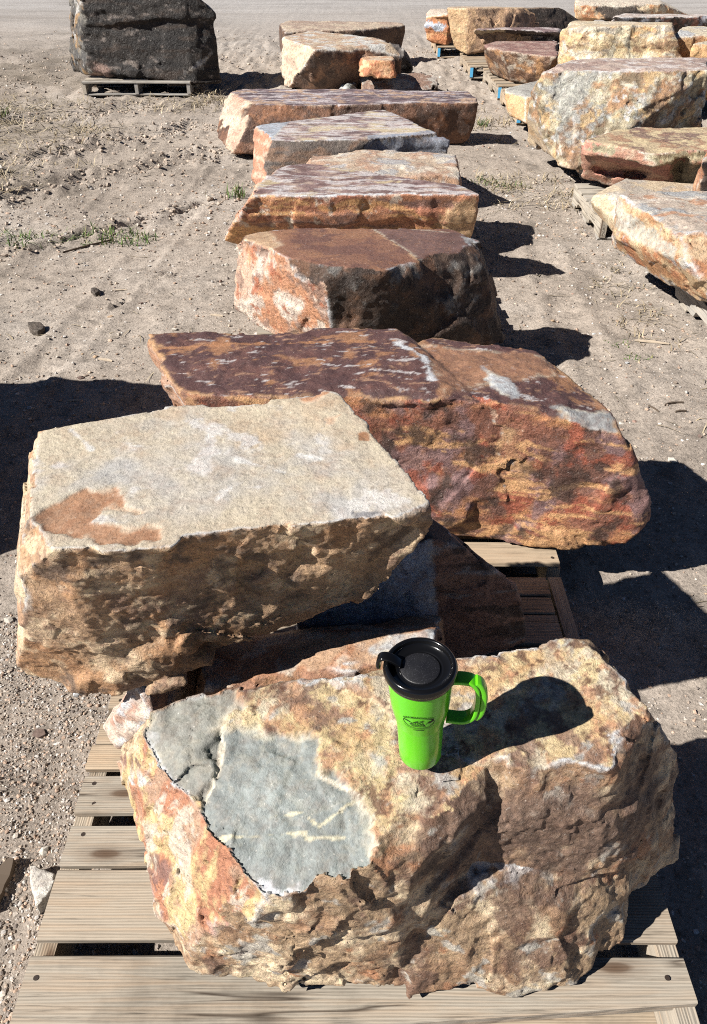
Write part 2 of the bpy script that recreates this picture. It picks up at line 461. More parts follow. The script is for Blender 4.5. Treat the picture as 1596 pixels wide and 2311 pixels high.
# ------------------------------------------------------------------ stones
STONES = [
 {'name':'stone_block','label':'multicoloured orange,yellow and grey stone block in front,carrying the green mug','pieces':[[(-0.189,0.878,0.625),(-0.343,0.81,0.61),(-0.36,0.782,0.6),(-0.234,0.626,0.565),(-0.164,0.558,0.525),(-0.037,0.548,0.535),(0.097,0.564,0.545),(0.221,0.662,0.6),(0.241,0.928,0.625),(-0.309,0.567,0.2),(-0.121,0.529,0.148),(0.063,0.521,0.147),(0.097,0.564,0.15),(0.221,0.662,0.15),(-0.323,0.84,0.2),(-0.189,0.878,0.15),(-0.422,0.822,0.47),(-0.355,0.636,0.24),(-0.379,0.712,0.4),(-0.203,0.567,0.3)],[(-0.189,0.878,0.625),(0.409,0.926,0.655),(0.5,0.78,0.635),(0.404,0.683,0.62),(0.379,0.66,0.53),(0.221,0.662,0.6),(0.221,0.648,0.42),(0.36,0.648,0.42),(0.11,0.66,0.55),(0.11,0.66,0.2),(0.51,0.735,0.36),(0.64,0.769,0.17),(0.62,0.834,0.37),(0.2,0.64,0.2),(0.48,0.66,0.2),(0.634,0.804,0.27),(0.439,0.946,0.15),(-0.189,0.878,0.15),(0.51,0.78,0.17)],[(0.08,0.665,0.43),(0.46,0.72,0.41),(0.09,0.6,0.405),(0.219,0.581,0.37),(0.359,0.61,0.36),(0.5,0.7,0.33),(0.078,0.519,0.146),(0.272,0.542,0.146),(0.492,0.582,0.15),(0.08,0.85,0.15),(0.48,0.85,0.15),(0.575,0.78,0.2),(-0.071,0.559,0.15),(0.03,0.6,0.36)]],'chip':0.014,'vox':0.0036,'seed':3,'amp':{'top':[('f',0.005,9,3),('c',0.004,0.09),('f',0.002,45,4)],'side':[('t',0.013,2.4,2.3),('c',0.006,0.18),('c',0.0035,0.05),('f',0.0032,55,4)],'left':[('t',0.009,5,3),('c',0.005,0.07),('s',0.004,0.03)]},'pal':{'top':((0.452,0.379,0.254),[((0.477,0.325,0.177),8,0.52,0.1,1),((0.512,0.472,0.385),10,0.52,0.1,1),((0.392,0.224,0.138),22,0.58,0.06,1),((0.199,0.127,0.098),15,0.62,0.06,1),((0.33,0.337,0.337),12,0.64,0.04,1),((0.529,0.433,0.26),26,0.6,0.06,1),((0.12,0.06,0.041),34,0.66,0.05,1)]),'left':((0.401,0.271,0.197),[((0.385,0.171,0.104),7,0.5,0.06,0.3),((0.518,0.426,0.234),8,0.55,0.05,0.25),((0.198,0.116,0.108),9,0.6,0.05,0.3),((0.519,0.478,0.422),16,0.62,0.05,0.3)]),'side':((0.352,0.259,0.173),[((0.299,0.19,0.121),6,0.53,0.08,1),((0.614,0.519,0.38),9,0.55,0.08,1),((0.365,0.185,0.104),11,0.68,0.05,1),((0.147,0.09,0.069),9,0.62,0.06,1),((0.387,0.387,0.368),14,0.66,0.04,1)])},'edge':((0.486,0.514,0.556),0.004,0.5),'patches':[('top',[(-0.221,0.774,0.6),(-0.172,0.782,0.6),(-0.113,0.769,0.6),(-0.067,0.765,0.6),(-0.053,0.696,0.6),(0.021,0.658,0.6),(0.034,0.63,0.58),(0.039,0.571,0.55),(0.086,0.588,0.55),(0.089,0.518,0.53),(-0.024,0.505,0.53),(-0.187,0.518,0.53),(-0.243,0.614,0.56),(-0.234,0.674,0.58),(-0.206,0.716,0.6)],(0.195,0.219,0.219),0.011,0.014,-0.008),('top',[(-0.367,0.782,0.6),(-0.296,0.837,0.61),(-0.223,0.853,0.62),(-0.174,0.811,0.62),(-0.214,0.774,0.6),(-0.213,0.716,0.6),(-0.232,0.667,0.58),(-0.275,0.697,0.58),(-0.343,0.74,0.6)],(0.214,0.219,0.2),0.01,0.02,-0.006),('top',[(-0.211,0.877,0.62),(-0.121,0.891,0.62),(-0.174,0.816,0.62)],(0.12,0.058,0.052),0.004,0.01,0),('side',[(0.092,0.577,0.54),(0.222,0.662,0.6),(0.412,0.696,0.6),(0.579,0.782,0.45),(0.545,0.66,0.38),(0.357,0.587,0.38),(0.213,0.561,0.4)],(0.155,0.107,0.084),0.05,0.12,0),('top',[(0.222,0.662,0.6),(0.308,0.688,0.6),(0.354,0.654,0.6),(0.308,0.629,0.52),(0.228,0.643,0.52)],(0.2,0.136,0.102),0.03,0.08,0)],'veins':[('top',[(-0.133,0.643,0.57),(-0.079,0.647,0.57),(-0.052,0.629,0.57),(0.0014,0.658,0.57)],(0.501,0.469,0.35),0.0018),('top',[(-0.197,0.617,0.56),(-0.105,0.621,0.56),(-0.072,0.621,0.56)],(0.501,0.469,0.35),0.002),('top',[(-0.071,0.614,0.56),(-0.012,0.614,0.56)],(0.491,0.46,0.348),0.002),('top',[(-0.174,0.811,0.62),(-0.214,0.774,0.6),(-0.209,0.732,0.6),(-0.229,0.667,0.58)],(0.536,0.511,0.427),0.0022),('top',[(-0.053,0.696,0.6),(0.021,0.658,0.6),(0.034,0.63,0.58),(0.041,0.571,0.55)],(0.535,0.502,0.426),0.002)]},
 {'name':'stone_block','label':'big cream and grey stone block with flat top and rust patches,tilted behind the mug','pieces':[[(-0.474,0.886,0.86),(0.052,0.987,0.86),(0.143,1.035,0.86),(-0.624,1.268,0.87),(-0.028,1.432,0.87),(-0.361,1.371,0.87),(-0.671,0.993,0.45),(-0.586,1.004,0.41),(-0.482,0.982,0.41),(-0.275,1.001,0.48),(0.014,1.051,0.58),(0.052,1.087,0.67),(0.147,1.033,0.82),(-0.654,1.268,0.5),(-0.048,1.412,0.62),(-0.633,1.012,0.61),(-0.528,0.936,0.862)]],'topgrain':0.32,'chip':0.005,'vox':0.0042,'seed':11,'amp':{'top':[('f',0.004,5,3),('f',0.0012,70,2)],'side':[('t',0.018,2.2,2.2),('c',0.007,0.2),('c',0.003,0.05),('f',0.0022,80,3)],'left':[('t',0.01,3,3),('s',0.005,0.05),('f',0.002,40,3)]},'pal':{'top':((0.434,0.38,0.298),[((0.363,0.366,0.37),3,0.5,0.22,1),((0.458,0.406,0.315),5,0.55,0.15,1),((0.421,0.331,0.237),3.5,0.62,0.12,1),((0.522,0.514,0.506),11,0.7,0.06,1)]),'left':((0.471,0.389,0.273),[((0.489,0.325,0.16),6,0.52,0.07,3),((0.528,0.463,0.368),9,0.55,0.06,3),((0.354,0.221,0.148),8,0.62,0.05,2)]),'side':((0.42,0.292,0.192),[((0.394,0.233,0.131),5,0.52,0.08,1),((0.253,0.171,0.129),6,0.6,0.06,1),((0.574,0.459,0.329),12,0.58,0.06,1),((0.131,0.097,0.078),8,0.66,0.05,1)])},'edge':((0.429,0.429,0.429),0.003,0.55),'patches':[('top',[(-0.516,1.007,0.86),(-0.467,1.082,0.86),(-0.411,1.088,0.86),(-0.391,1.037,0.86),(-0.347,1.025,0.86),(-0.34,1.007,0.86),(-0.373,1.007,0.86),(-0.425,1.025,0.86),(-0.43,0.989,0.86),(-0.359,0.978,0.86),(-0.312,0.995,0.86),(-0.31,0.95,0.86),(-0.391,0.933,0.86),(-0.494,0.972,0.86)],(0.354,0.199,0.12),0.008,0.006,-0.003),('top',[(-0.627,1.282,0.865),(-0.558,1.319,0.86),(-0.557,1.286,0.86),(-0.605,1.238,0.865)],(0.392,0.223,0.125),0.004,0.008,0),('top',[(-0.116,1.398,0.865),(-0.044,1.417,0.865),(-0.07,1.368,0.865),(-0.105,1.357,0.865)],(0.404,0.224,0.134),0.003,0.004,-0.001),('top',[(-0.059,1.311,0.865),(-0.026,1.322,0.865),(-0.037,1.286,0.865),(-0.054,1.282,0.865)],(0.39,0.209,0.116),0.002,0.003,-0.001),('top',[(0.0085,1.261,0.865),(0.027,1.261,0.865),(0.028,1.235,0.865),(0.012,1.235,0.865)],(0.39,0.209,0.116),0.002,0.003,-0.001),('top',[(-0.0059,1.025,0.865),(0.046,1.019,0.865),(0.06,0.995,0.865),(0.0015,1.001,0.865)],(0.215,0.215,0.228),0.002,0.003,-0.001)],'veins':[('top',[(-0.208,1.168,0.862),(-0.124,1.13,0.864)],(0.545,0.545,0.537),0.004),('top',[(-0.096,1.186,0.864),(-0.055,1.176,0.864)],(0.545,0.545,0.537),0.007),('top',[(-0.541,1.261,0.86),(-0.483,1.2,0.86)],(0.545,0.545,0.537),0.003)]},
 {'name':'stone_slab','label':'flat orange-brown stone slab sandwiched under the big cream block','pieces':[[(-0.144,1.079,0.44),(0.168,1.094,0.5),(0.158,1.026,0.5),(-0.16,1.046,0.44),(-0.298,1.035,0.4),(-0.298,1.022,0.38),(-0.36,1.0,0.15),(-0.36,1.2,0.36),(-0.36,1.24,0.15),(0.2,1.25,0.38),(0.2,1.25,0.15),(-0.14,1.24,0.15),(0.2,1.0,0.15),(-0.13,0.99,0.15)]],'chip':0.01,'vox':0.007,'seed':21,'amp':{'top':[('f',0.005,9,4),('c',0.004,0.08)],'side':[('f',0.009,9,4),('c',0.01,0.07)]},'pal':{'top':((0.4,0.271,0.186),[((0.346,0.168,0.095),8,0.5,0.08,1),((0.464,0.408,0.357),10,0.58,0.06,1)]),'side':((0.275,0.152,0.102),[((0.331,0.192,0.11),8,0.5,0.08,1)])},'edge':((0.486,0.514,0.556),0.004,0.5),'patches':[('top',[(0.029,1.071,0.47),(0.075,1.101,0.48),(0.173,1.101,0.5),(0.169,1.041,0.48),(0.037,1.047,0.46)],(0.364,0.371,0.385),0.004,0.01,0)]},
 {'name':'stone_block','label':'small pink and white stone propping up the left corner of the cream block','pieces':[[(-0.439,0.998,0.44),(-0.407,0.998,0.43),(-0.397,0.962,0.38),(-0.505,1.022,0.32),(-0.539,1.057,0.15),(-0.581,1.117,0.15),(-0.471,1.057,0.15),(-0.33,1.2,0.44),(-0.42,1.2,0.4),(-0.42,1.25,0.15),(-0.3,1.25,0.15)]],'chip':0.008,'vox':0.006,'seed':24,'amp':{'top':[('f',0.006,9,4)],'side':[('f',0.002,30,3),('t',0.008,5,2.3)],'left':[('f',0.002,30,3),('t',0.008,5,2.3)]},'pal':{'top':((0.516,0.434,0.388),[((0.443,0.276,0.224),8,0.52,0.06,1)]),'left':((0.525,0.434,0.381),[((0.443,0.276,0.224),9,0.5,0.06,1),((0.551,0.53,0.51),12,0.58,0.05,1)]),'side':((0.402,0.273,0.221),[((0.52,0.48,0.453),9,0.54,0.06,1)])},'edge':((0.486,0.514,0.556),0.004,0.5)},
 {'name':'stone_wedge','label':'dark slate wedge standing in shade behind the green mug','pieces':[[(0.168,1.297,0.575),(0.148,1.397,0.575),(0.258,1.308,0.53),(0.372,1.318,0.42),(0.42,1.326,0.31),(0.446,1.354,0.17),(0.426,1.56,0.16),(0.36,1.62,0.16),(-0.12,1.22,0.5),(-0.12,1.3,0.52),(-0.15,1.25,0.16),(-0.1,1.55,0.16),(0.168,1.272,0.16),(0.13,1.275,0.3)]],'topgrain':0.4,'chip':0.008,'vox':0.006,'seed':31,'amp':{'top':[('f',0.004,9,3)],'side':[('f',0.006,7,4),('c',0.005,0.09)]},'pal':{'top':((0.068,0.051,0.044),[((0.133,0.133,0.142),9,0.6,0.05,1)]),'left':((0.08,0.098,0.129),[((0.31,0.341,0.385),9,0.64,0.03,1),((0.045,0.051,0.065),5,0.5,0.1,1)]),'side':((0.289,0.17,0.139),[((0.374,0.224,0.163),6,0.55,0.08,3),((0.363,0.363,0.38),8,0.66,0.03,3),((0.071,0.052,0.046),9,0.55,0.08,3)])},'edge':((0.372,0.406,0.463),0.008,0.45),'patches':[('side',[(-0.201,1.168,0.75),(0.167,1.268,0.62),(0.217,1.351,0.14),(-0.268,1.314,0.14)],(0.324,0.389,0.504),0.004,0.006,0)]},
 {'name':'stone_block','label':'large purple-brown topped stone slab with rusty orange front,behind the cream block','pieces':[[(-0.654,2.194,0.64),(-0.269,2.219,0.64),(0.126,2.232,0.64),(0.207,2.045,0.64),(0.234,1.846,0.65),(-0.0094,1.814,0.645),(-0.427,1.794,0.64),(-0.494,2.094,0.2),(-0.307,1.814,0.2),(0.126,2.232,0.2),(0.253,1.834,0.16),(0.424,1.789,0.15),(0.136,1.798,0.18),(0.342,1.793,0.63),(0.353,1.793,0.4),(0.483,1.802,0.55),(0.508,1.772,0.15)],[(0.133,2.085,0.62),(0.133,2.085,0.2),(0.2,2.206,0.62),(0.574,2.156,0.6),(0.73,1.796,0.57),(0.455,1.782,0.6),(0.353,1.793,0.63),(0.223,1.844,0.635),(0.762,1.733,0.53),(0.211,1.83,0.18),(0.864,1.754,0.33),(0.886,1.735,0.24),(0.626,1.736,0.15),(0.424,1.789,0.15),(0.594,2.156,0.18),(0.818,1.725,0.19),(0.2,2.206,0.2),(0.902,1.795,0.2)]],'topgrain':0.4,'chip':0.014,'vox':0.0065,'seed':41,'amp':{'top':[('f',0.006,8,4),('c',0.0022,0.078),('s',0.003,0.02),('f',0.002,45,2)],'side':[('t',0.017,1.54,2.3),('f',0.0022,24.0,3),('c',0.0088,0.221),('c',0.0028,0.065),('f',0.002,60,2)],'left':[('t',0.02,3.08,2.3),('f',0.0026,48.0,3),('s',0.008,0.05)]},'pal':{'top':((0.093,0.049,0.047),[((0.129,0.064,0.055),9,0.6,0.08,1),((0.066,0.035,0.036),16,0.55,0.06,1),((0.291,0.152,0.083),8,0.66,0.04,1),((0.427,0.409,0.423),30,0.72,0.03,-1),((0.295,0.177,0.121),34,0.7,0.04,-1)]),'left':((0.401,0.272,0.209),[((0.35,0.194,0.127),7,0.5,0.08,4),((0.456,0.463,0.475),9,0.62,0.04,4)]),'side':((0.266,0.119,0.083),[((0.143,0.075,0.061),4,0.5,0.06,1),((0.482,0.238,0.117),5,0.59,0.06,2),((0.239,0.153,0.162),5,0.56,0.05,1),((0.321,0.098,0.06),7,0.6,0.05,1),((0.585,0.351,0.181),9,0.62,0.04,3),((0.056,0.037,0.032),8,0.63,0.05,1)])},'edge':((0.357,0.22,0.122),0.008,0.45),'patches':[('top',[(0.234,1.81,0.68),(0.194,2.142,0.65),(0.563,2.115,0.62),(0.586,1.986,0.6),(0.365,1.891,0.65)],(0.264,0.144,0.09),0.01,0.03,0),('top',[(0.368,2.011,0.65),(0.441,1.917,0.65),(0.448,1.817,0.65),(0.393,1.841,0.65),(0.364,1.93,0.65)],(0.405,0.433,0.464),0.008,0.008,0),('top',[(0.534,1.811,0.62),(0.686,1.84,0.61),(0.717,1.731,0.6),(0.569,1.747,0.61)],(0.267,0.275,0.281),0.01,0.012,0),('top',[(-0.551,1.964,0.68),(-0.434,1.786,0.68),(-0.332,1.705,0.68),(-0.41,1.705,0.68),(-0.485,1.81,0.68)],(0.411,0.429,0.456),0.004,0.01,0)],'veins':[('top',[(0.12,2.122,0.68),(0.203,2.012,0.67),(0.216,1.872,0.68)],(0.486,0.514,0.556),0.008),('top',[(-0.6,2.077,0.68),(-0.257,2.113,0.68),(0.12,2.132,0.68)],(0.327,0.166,0.087),0.008),('top',[(0.0023,1.744,0.69),(0.232,1.786,0.69),(0.43,1.713,0.65),(0.559,1.709,0.62)],(0.396,0.253,0.137),0.008)]},
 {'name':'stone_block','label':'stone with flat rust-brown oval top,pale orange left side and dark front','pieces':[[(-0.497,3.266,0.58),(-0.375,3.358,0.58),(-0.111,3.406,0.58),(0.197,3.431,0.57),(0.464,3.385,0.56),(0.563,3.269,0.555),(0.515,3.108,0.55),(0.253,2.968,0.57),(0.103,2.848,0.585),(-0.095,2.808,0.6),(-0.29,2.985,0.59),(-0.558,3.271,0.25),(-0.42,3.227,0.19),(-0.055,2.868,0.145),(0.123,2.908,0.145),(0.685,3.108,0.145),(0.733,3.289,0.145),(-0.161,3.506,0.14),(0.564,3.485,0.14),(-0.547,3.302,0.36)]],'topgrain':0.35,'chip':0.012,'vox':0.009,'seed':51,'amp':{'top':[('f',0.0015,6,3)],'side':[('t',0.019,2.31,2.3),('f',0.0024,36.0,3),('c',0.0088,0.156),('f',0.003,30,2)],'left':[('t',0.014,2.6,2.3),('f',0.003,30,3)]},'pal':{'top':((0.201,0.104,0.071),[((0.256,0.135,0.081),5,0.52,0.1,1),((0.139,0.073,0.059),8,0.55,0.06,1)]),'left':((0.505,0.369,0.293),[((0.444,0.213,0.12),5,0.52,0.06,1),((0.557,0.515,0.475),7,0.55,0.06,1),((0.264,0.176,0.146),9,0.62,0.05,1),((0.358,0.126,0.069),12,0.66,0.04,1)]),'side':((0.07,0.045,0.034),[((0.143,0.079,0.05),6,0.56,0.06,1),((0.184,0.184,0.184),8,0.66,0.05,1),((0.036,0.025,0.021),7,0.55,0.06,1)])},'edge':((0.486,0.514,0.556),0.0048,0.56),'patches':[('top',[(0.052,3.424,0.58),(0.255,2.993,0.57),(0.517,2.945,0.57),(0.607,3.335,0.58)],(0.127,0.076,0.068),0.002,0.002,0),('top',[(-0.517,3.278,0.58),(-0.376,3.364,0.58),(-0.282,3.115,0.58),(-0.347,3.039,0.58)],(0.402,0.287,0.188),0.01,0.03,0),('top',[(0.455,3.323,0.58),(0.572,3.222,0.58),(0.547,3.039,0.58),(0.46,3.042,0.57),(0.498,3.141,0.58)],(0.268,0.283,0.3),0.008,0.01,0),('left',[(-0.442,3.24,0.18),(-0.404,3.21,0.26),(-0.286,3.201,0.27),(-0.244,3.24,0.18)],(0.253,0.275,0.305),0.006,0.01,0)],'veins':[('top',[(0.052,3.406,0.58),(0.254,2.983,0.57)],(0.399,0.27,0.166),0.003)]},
 {'name':'stone_block','label':'orange-fronted stone slab with white-edged purple top,behind the oval-topped stone','pieces':[[(-0.573,4.106,0.5),(-0.403,4.746,0.5),(-0.252,4.786,0.5),(0.575,4.351,0.5),(0.653,4.169,0.5),(0.0046,4.161,0.5),(-0.746,4.329,0.2),(-0.627,4.164,0.36),(0.664,4.365,0.22),(0.646,4.381,0.145),(-0.692,4.338,0.16),(-0.503,4.746,0.14),(0.575,4.351,0.13),(0.633,4.269,0.13)]],'topgrain':0.45,'chip':0.012,'vox':0.011,'seed':61,'amp':{'top':[('f',0.003,6,4),('c',0.0026,0.13)],'side':[('t',0.012,1.92,2.3),('f',0.0015,30.0,3),('c',0.0053,0.182),('s',0.012,0.07)],'left':[('t',0.017,2.31,2.3),('f',0.0022,36.0,3),('c',0.0088,0.13)]},'pal':{'top':((0.227,0.157,0.153),[((0.345,0.269,0.23),7,0.52,0.06,1),((0.128,0.079,0.079),10,0.54,0.05,1),((0.457,0.383,0.25),5,0.62,0.05,1),((0.475,0.456,0.471),13,0.55,0.06,-1)]),'left':((0.389,0.197,0.13),[((0.5,0.369,0.292),8,0.54,0.06,1)]),'side':((0.507,0.244,0.143),[((0.343,0.144,0.093),4,0.52,0.06,3),((0.679,0.396,0.186),5,0.55,0.06,4),((0.211,0.131,0.118),6,0.6,0.06,3),((0.673,0.592,0.518),12,0.68,0.04,1)])},'edge':((0.486,0.514,0.556),0.0072,0.48),'patches':[('side',[(0.478,4.26,0.4),(0.655,4.145,0.5),(0.664,4.366,0.2),(0.408,4.442,0.2)],(0.578,0.391,0.235),0.03,0.05,0),('side',[(-0.796,4.367,0.15),(-0.697,4.218,0.32),(0.0049,4.32,0.3),(0.486,4.267,0.3),(0.005,4.442,0.2)],(0.676,0.373,0.173),0.02,0.03,0)],'veins':[('top',[(-0.573,4.106,0.5),(0.0046,4.161,0.5),(0.645,4.161,0.5)],(0.52,0.545,0.576),0.012)]},
 {'name':'stone_slab','label':'low pale slab wedged between the orange-fronted stone and the slate-edged stone','pieces':[[(-0.398,4.638,0.46),(-0.251,5.059,0.48),(0.088,5.171,0.49),(0.614,5.07,0.49),(0.62,4.62,0.46),(-0.046,4.709,0.49),(-0.253,4.799,0.48),(0.663,4.929,0.36),(-0.417,4.833,0.36),(-0.398,4.638,0.14),(-0.251,5.059,0.14),(0.614,5.07,0.14),(0.61,4.542,0.14)]],'chip':0.012,'vox':0.013,'seed':66,'amp':{'top':[('f',0.006,5,4),('c',0.007,0.169)],'side':[('t',0.012,1.92,2.3),('f',0.0015,30.0,3),('c',0.0088,0.13)]},'pal':{'top':((0.434,0.356,0.286),[((0.379,0.254,0.194),6,0.54,0.06,1),((0.346,0.363,0.397),5,0.58,0.05,1),((0.545,0.504,0.446),9,0.58,0.05,1)]),'side':((0.398,0.255,0.174),[((0.366,0.384,0.401),8,0.58,0.05,1)])},'edge':((0.551,0.53,0.51),0.009,0.56)},
 {'name':'stone_block','label':'stone with pointed purple top,orange left end and blue-grey slate step on its right','pieces':[[(-0.691,5.803,0.5),(0.237,6.379,0.5),(0.59,5.561,0.5),(0.091,5.36,0.5),(-0.499,5.3,0.5),(-0.684,5.287,0.28),(-0.553,5.252,0.27),(-0.287,5.424,0.3),(-0.55,5.129,0.145),(0.237,6.379,0.13),(0.59,5.561,0.13),(0.091,5.39,0.13),(-0.691,5.803,0.13),(-0.499,5.28,0.14)],[(0.092,5.429,0.48),(0.597,5.619,0.48),(0.68,5.543,0.45),(0.685,5.539,0.38),(0.182,5.491,0.38),(0.68,5.543,0.14),(0.092,5.479,0.14),(0.597,5.619,0.14)]],'topgrain':0.45,'chip':0.01,'vox':0.013,'seed':71,'amp':{'top':[('f',0.0025,6,4)],'side':[('t',0.012,1.92,2.3),('f',0.0015,30.0,3),('s',0.02,0.06)],'left':[('t',0.014,2.31,2.3),('f',0.0018,36.0,3),('c',0.0053,0.13)]},'pal':{'top':((0.252,0.184,0.184),[((0.392,0.325,0.295),8,0.53,0.05,1),((0.121,0.084,0.088),10,0.54,0.05,1),((0.494,0.428,0.299),3,0.6,0.06,1),((0.491,0.475,0.491),13,0.54,0.06,-1)]),'left':((0.411,0.212,0.142),[((0.52,0.411,0.329),7,0.55,0.06,3)]),'side':((0.128,0.107,0.097),[((0.198,0.125,0.086),6,0.55,0.06,4),((0.062,0.054,0.052),6,0.55,0.06,4)])},'edge':((0.486,0.514,0.556),0.006,0.56),'patches':[('top',[(-0.702,5.762,0.5),(-0.434,6.049,0.5),(-0.526,5.288,0.5)],(0.3,0.337,0.391),0.006,0.01,0),('side',[(0.063,5.429,0.48),(0.705,5.658,0.48),(0.695,5.491,0.38),(0.094,5.491,0.38)],(0.274,0.306,0.371),0.01,0.02,0),('top',[(0.092,5.482,0.49),(0.6,5.662,0.49),(0.689,5.497,0.46),(0.09,5.299,0.49)],(0.223,0.248,0.306),0.01,0.02,0)]},
 {'name':'stone_block','label':'long slab with striped purple top,pale pink left end and dark brown front','pieces':[[(-1.141,7.817,0.37),(-1.03,7.994,0.37),(0.0082,8.04,0.37),(1.058,7.861,0.37),(1.081,7.403,0.36),(0.0075,7.249,0.37),(-0.817,7.211,0.37),(-0.929,7.19,0.03),(-1.057,6.988,0.02),(-1.243,7.345,0.06),(-1.195,7.472,0.24),(1.057,7.483,0.03),(0.926,7.537,0.0),(-1.03,7.994,0),(1.058,7.861,0),(1.021,7.453,0.0),(-0.767,7.231,0.0)]],'topgrain':0.45,'chip':0.012,'vox':0.015,'seed':81,'amp':{'top':[('f',0.003,5,4)],'side':[('t',0.019,1.54,2.3),('f',0.0024,24.0,3),('c',0.0088,0.234)],'left':[('t',0.014,1.92,2.3),('f',0.0018,30.0,3),('c',0.0062,0.195)]},'pal':{'top':((0.194,0.146,0.158),[((0.468,0.438,0.461),11,0.53,0.05,-1),((0.082,0.059,0.068),11,0.55,0.05,-1),((0.403,0.288,0.211),7,0.62,0.05,1)]),'left':((0.543,0.435,0.365),[((0.508,0.332,0.261),4,0.52,0.06,1),((0.576,0.528,0.431),6,0.58,0.05,1)]),'side':((0.154,0.08,0.051),[((0.238,0.117,0.065),5,0.55,0.05,1),((0.066,0.038,0.029),6,0.52,0.05,1)])},'edge':((0.456,0.365,0.289),0.0084,0.56)},
 {'name':'stone_block','label':'pale pinkish stone block standing left of the rubble pile','pieces':[[(-0.906,10.861,0.47),(-0.55,11.48,0.47),(0.275,10.777,0.47),(0.443,10.322,0.45),(-0.427,9.804,0.46),(-0.832,10.704,0.46),(-0.754,10.519,0.2),(-0.819,10.162,0.0),(-0.442,10.077,0.0),(0.01,10.162,0.0),(0.275,10.777,0),(-0.55,11.48,0),(0.545,10.238,0.35),(0.545,10.238,0)]],'chip':0.02,'vox':0.018,'seed':91,'amp':{'top':[('f',0.005,4,4)],'side':[('t',0.025,1.54,2.3),('f',0.0033,24.0,3),('c',0.013,0.26)],'left':[('t',0.025,1.54,2.3),('f',0.0033,24.0,3),('c',0.013,0.195)]},'pal':{'top':((0.457,0.373,0.29),[((0.52,0.545,0.562),4,0.52,0.06,1),((0.401,0.271,0.197),6,0.58,0.06,1)]),'left':((0.514,0.432,0.347),[((0.385,0.288,0.234),4,0.52,0.06,2),((0.53,0.476,0.369),6,0.56,0.05,2)]),'side':((0.141,0.089,0.066),[((0.075,0.05,0.04),5,0.52,0.06,1),((0.259,0.15,0.096),7,0.6,0.06,1)])},'edge':((0.543,0.535,0.518),0.012,0.51)},
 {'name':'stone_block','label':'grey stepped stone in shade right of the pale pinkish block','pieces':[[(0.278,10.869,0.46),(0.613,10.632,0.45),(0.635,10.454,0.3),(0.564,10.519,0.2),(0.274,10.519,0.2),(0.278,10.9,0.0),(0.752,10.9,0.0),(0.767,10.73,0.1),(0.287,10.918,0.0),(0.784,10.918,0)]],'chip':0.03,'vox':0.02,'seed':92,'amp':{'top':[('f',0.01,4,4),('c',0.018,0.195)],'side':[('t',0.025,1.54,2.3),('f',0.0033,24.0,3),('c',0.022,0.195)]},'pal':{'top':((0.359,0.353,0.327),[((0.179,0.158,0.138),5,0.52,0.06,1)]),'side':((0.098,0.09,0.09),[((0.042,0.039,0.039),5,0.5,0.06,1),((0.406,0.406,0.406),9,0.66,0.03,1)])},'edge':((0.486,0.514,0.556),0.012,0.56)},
 {'name':'stone_block','label':'small rust-orange stone block on top of the rubble pile','pieces':[[(0.04,10.077,0.34),(0.162,10.194,0.36),(0.479,10.125,0.36),(0.502,10.194,0.2),(0.051,10.038,0.2),(0.162,9.75,0.36),(0.479,9.75,0.36),(0.479,9.75,0.18),(0.051,9.75,0.18)]],'chip':0.02,'vox':0.015,'seed':93,'amp':{'top':[('f',0.006,5,4)],'side':[('t',0.017,1.92,2.3),('f',0.0022,30.0,3),('c',0.011,0.13)]},'pal':{'top':((0.51,0.431,0.346),[((0.417,0.256,0.165),6,0.5,0.06,1)]),'side':((0.565,0.303,0.168),[((0.69,0.448,0.284),6,0.52,0.06,1),((0.413,0.161,0.084),8,0.58,0.05,1)])},'edge':((0.506,0.409,0.312),0.009,0.56)},
 {'name':'stone_block','label':'low dark rusty stone at the right foot of the rubble pile','pieces':[[(0.051,10.152,0.17),(0.526,10.264,0.19),(0.925,10.399,0.18),(0.992,10.233,0.14),(0.989,10.219,0.0),(0.052,10.105,0.0),(0.42,10.176,0.18),(0.05,9.8,0.0),(0.937,9.9,0.0)]],'chip':0.02,'vox':0.016,'seed':94,'amp':{'top':[('f',0.01,5,4)],'side':[('t',0.025,1.92,2.3),('f',0.0033,30.0,3),('c',0.018,0.156)]},'pal':{'top':((0.402,0.384,0.367),[((0.228,0.138,0.104),6,0.5,0.06,1)]),'side':((0.274,0.151,0.088),[((0.101,0.059,0.045),5,0.52,0.06,1),((0.392,0.224,0.133),7,0.58,0.06,1)])},'edge':((0.473,0.454,0.435),0.012,0.56),'patches':[('side',[(0.643,10.519,0.2),(1.065,10.519,0.2),(1.021,9.885,0),(0.642,9.885,0)],(0.059,0.037,0.031),0.03,0.05,0)]},
 {'name':'stone_block','label':'small grey dome-shaped stone at the front of the rubble pile','pieces':[[(-0.207,10.162,0.0),(-0.156,10.237,0.08),(-0.068,10.369,0.12),(0.042,10.312,0.11),(0.062,10.133,0),(-0.068,9.6,0.12),(-0.199,9.6,0),(0.063,9.6,0)]],'chip':0.02,'vox':0.014,'seed':95,'amp':{'top':[('t',0.02,5,2.3)],'side':[('t',0.03,5,2.3),('c',0.02,0.1)]},'pal':{'top':((0.394,0.441,0.456),[((0.286,0.3,0.3),7,0.5,0.06,1)]),'side':((0.172,0.113,0.09),[((0.392,0.427,0.446),7,0.55,0.06,1)])},'edge':((0.486,0.514,0.556),0.012,0.56)},
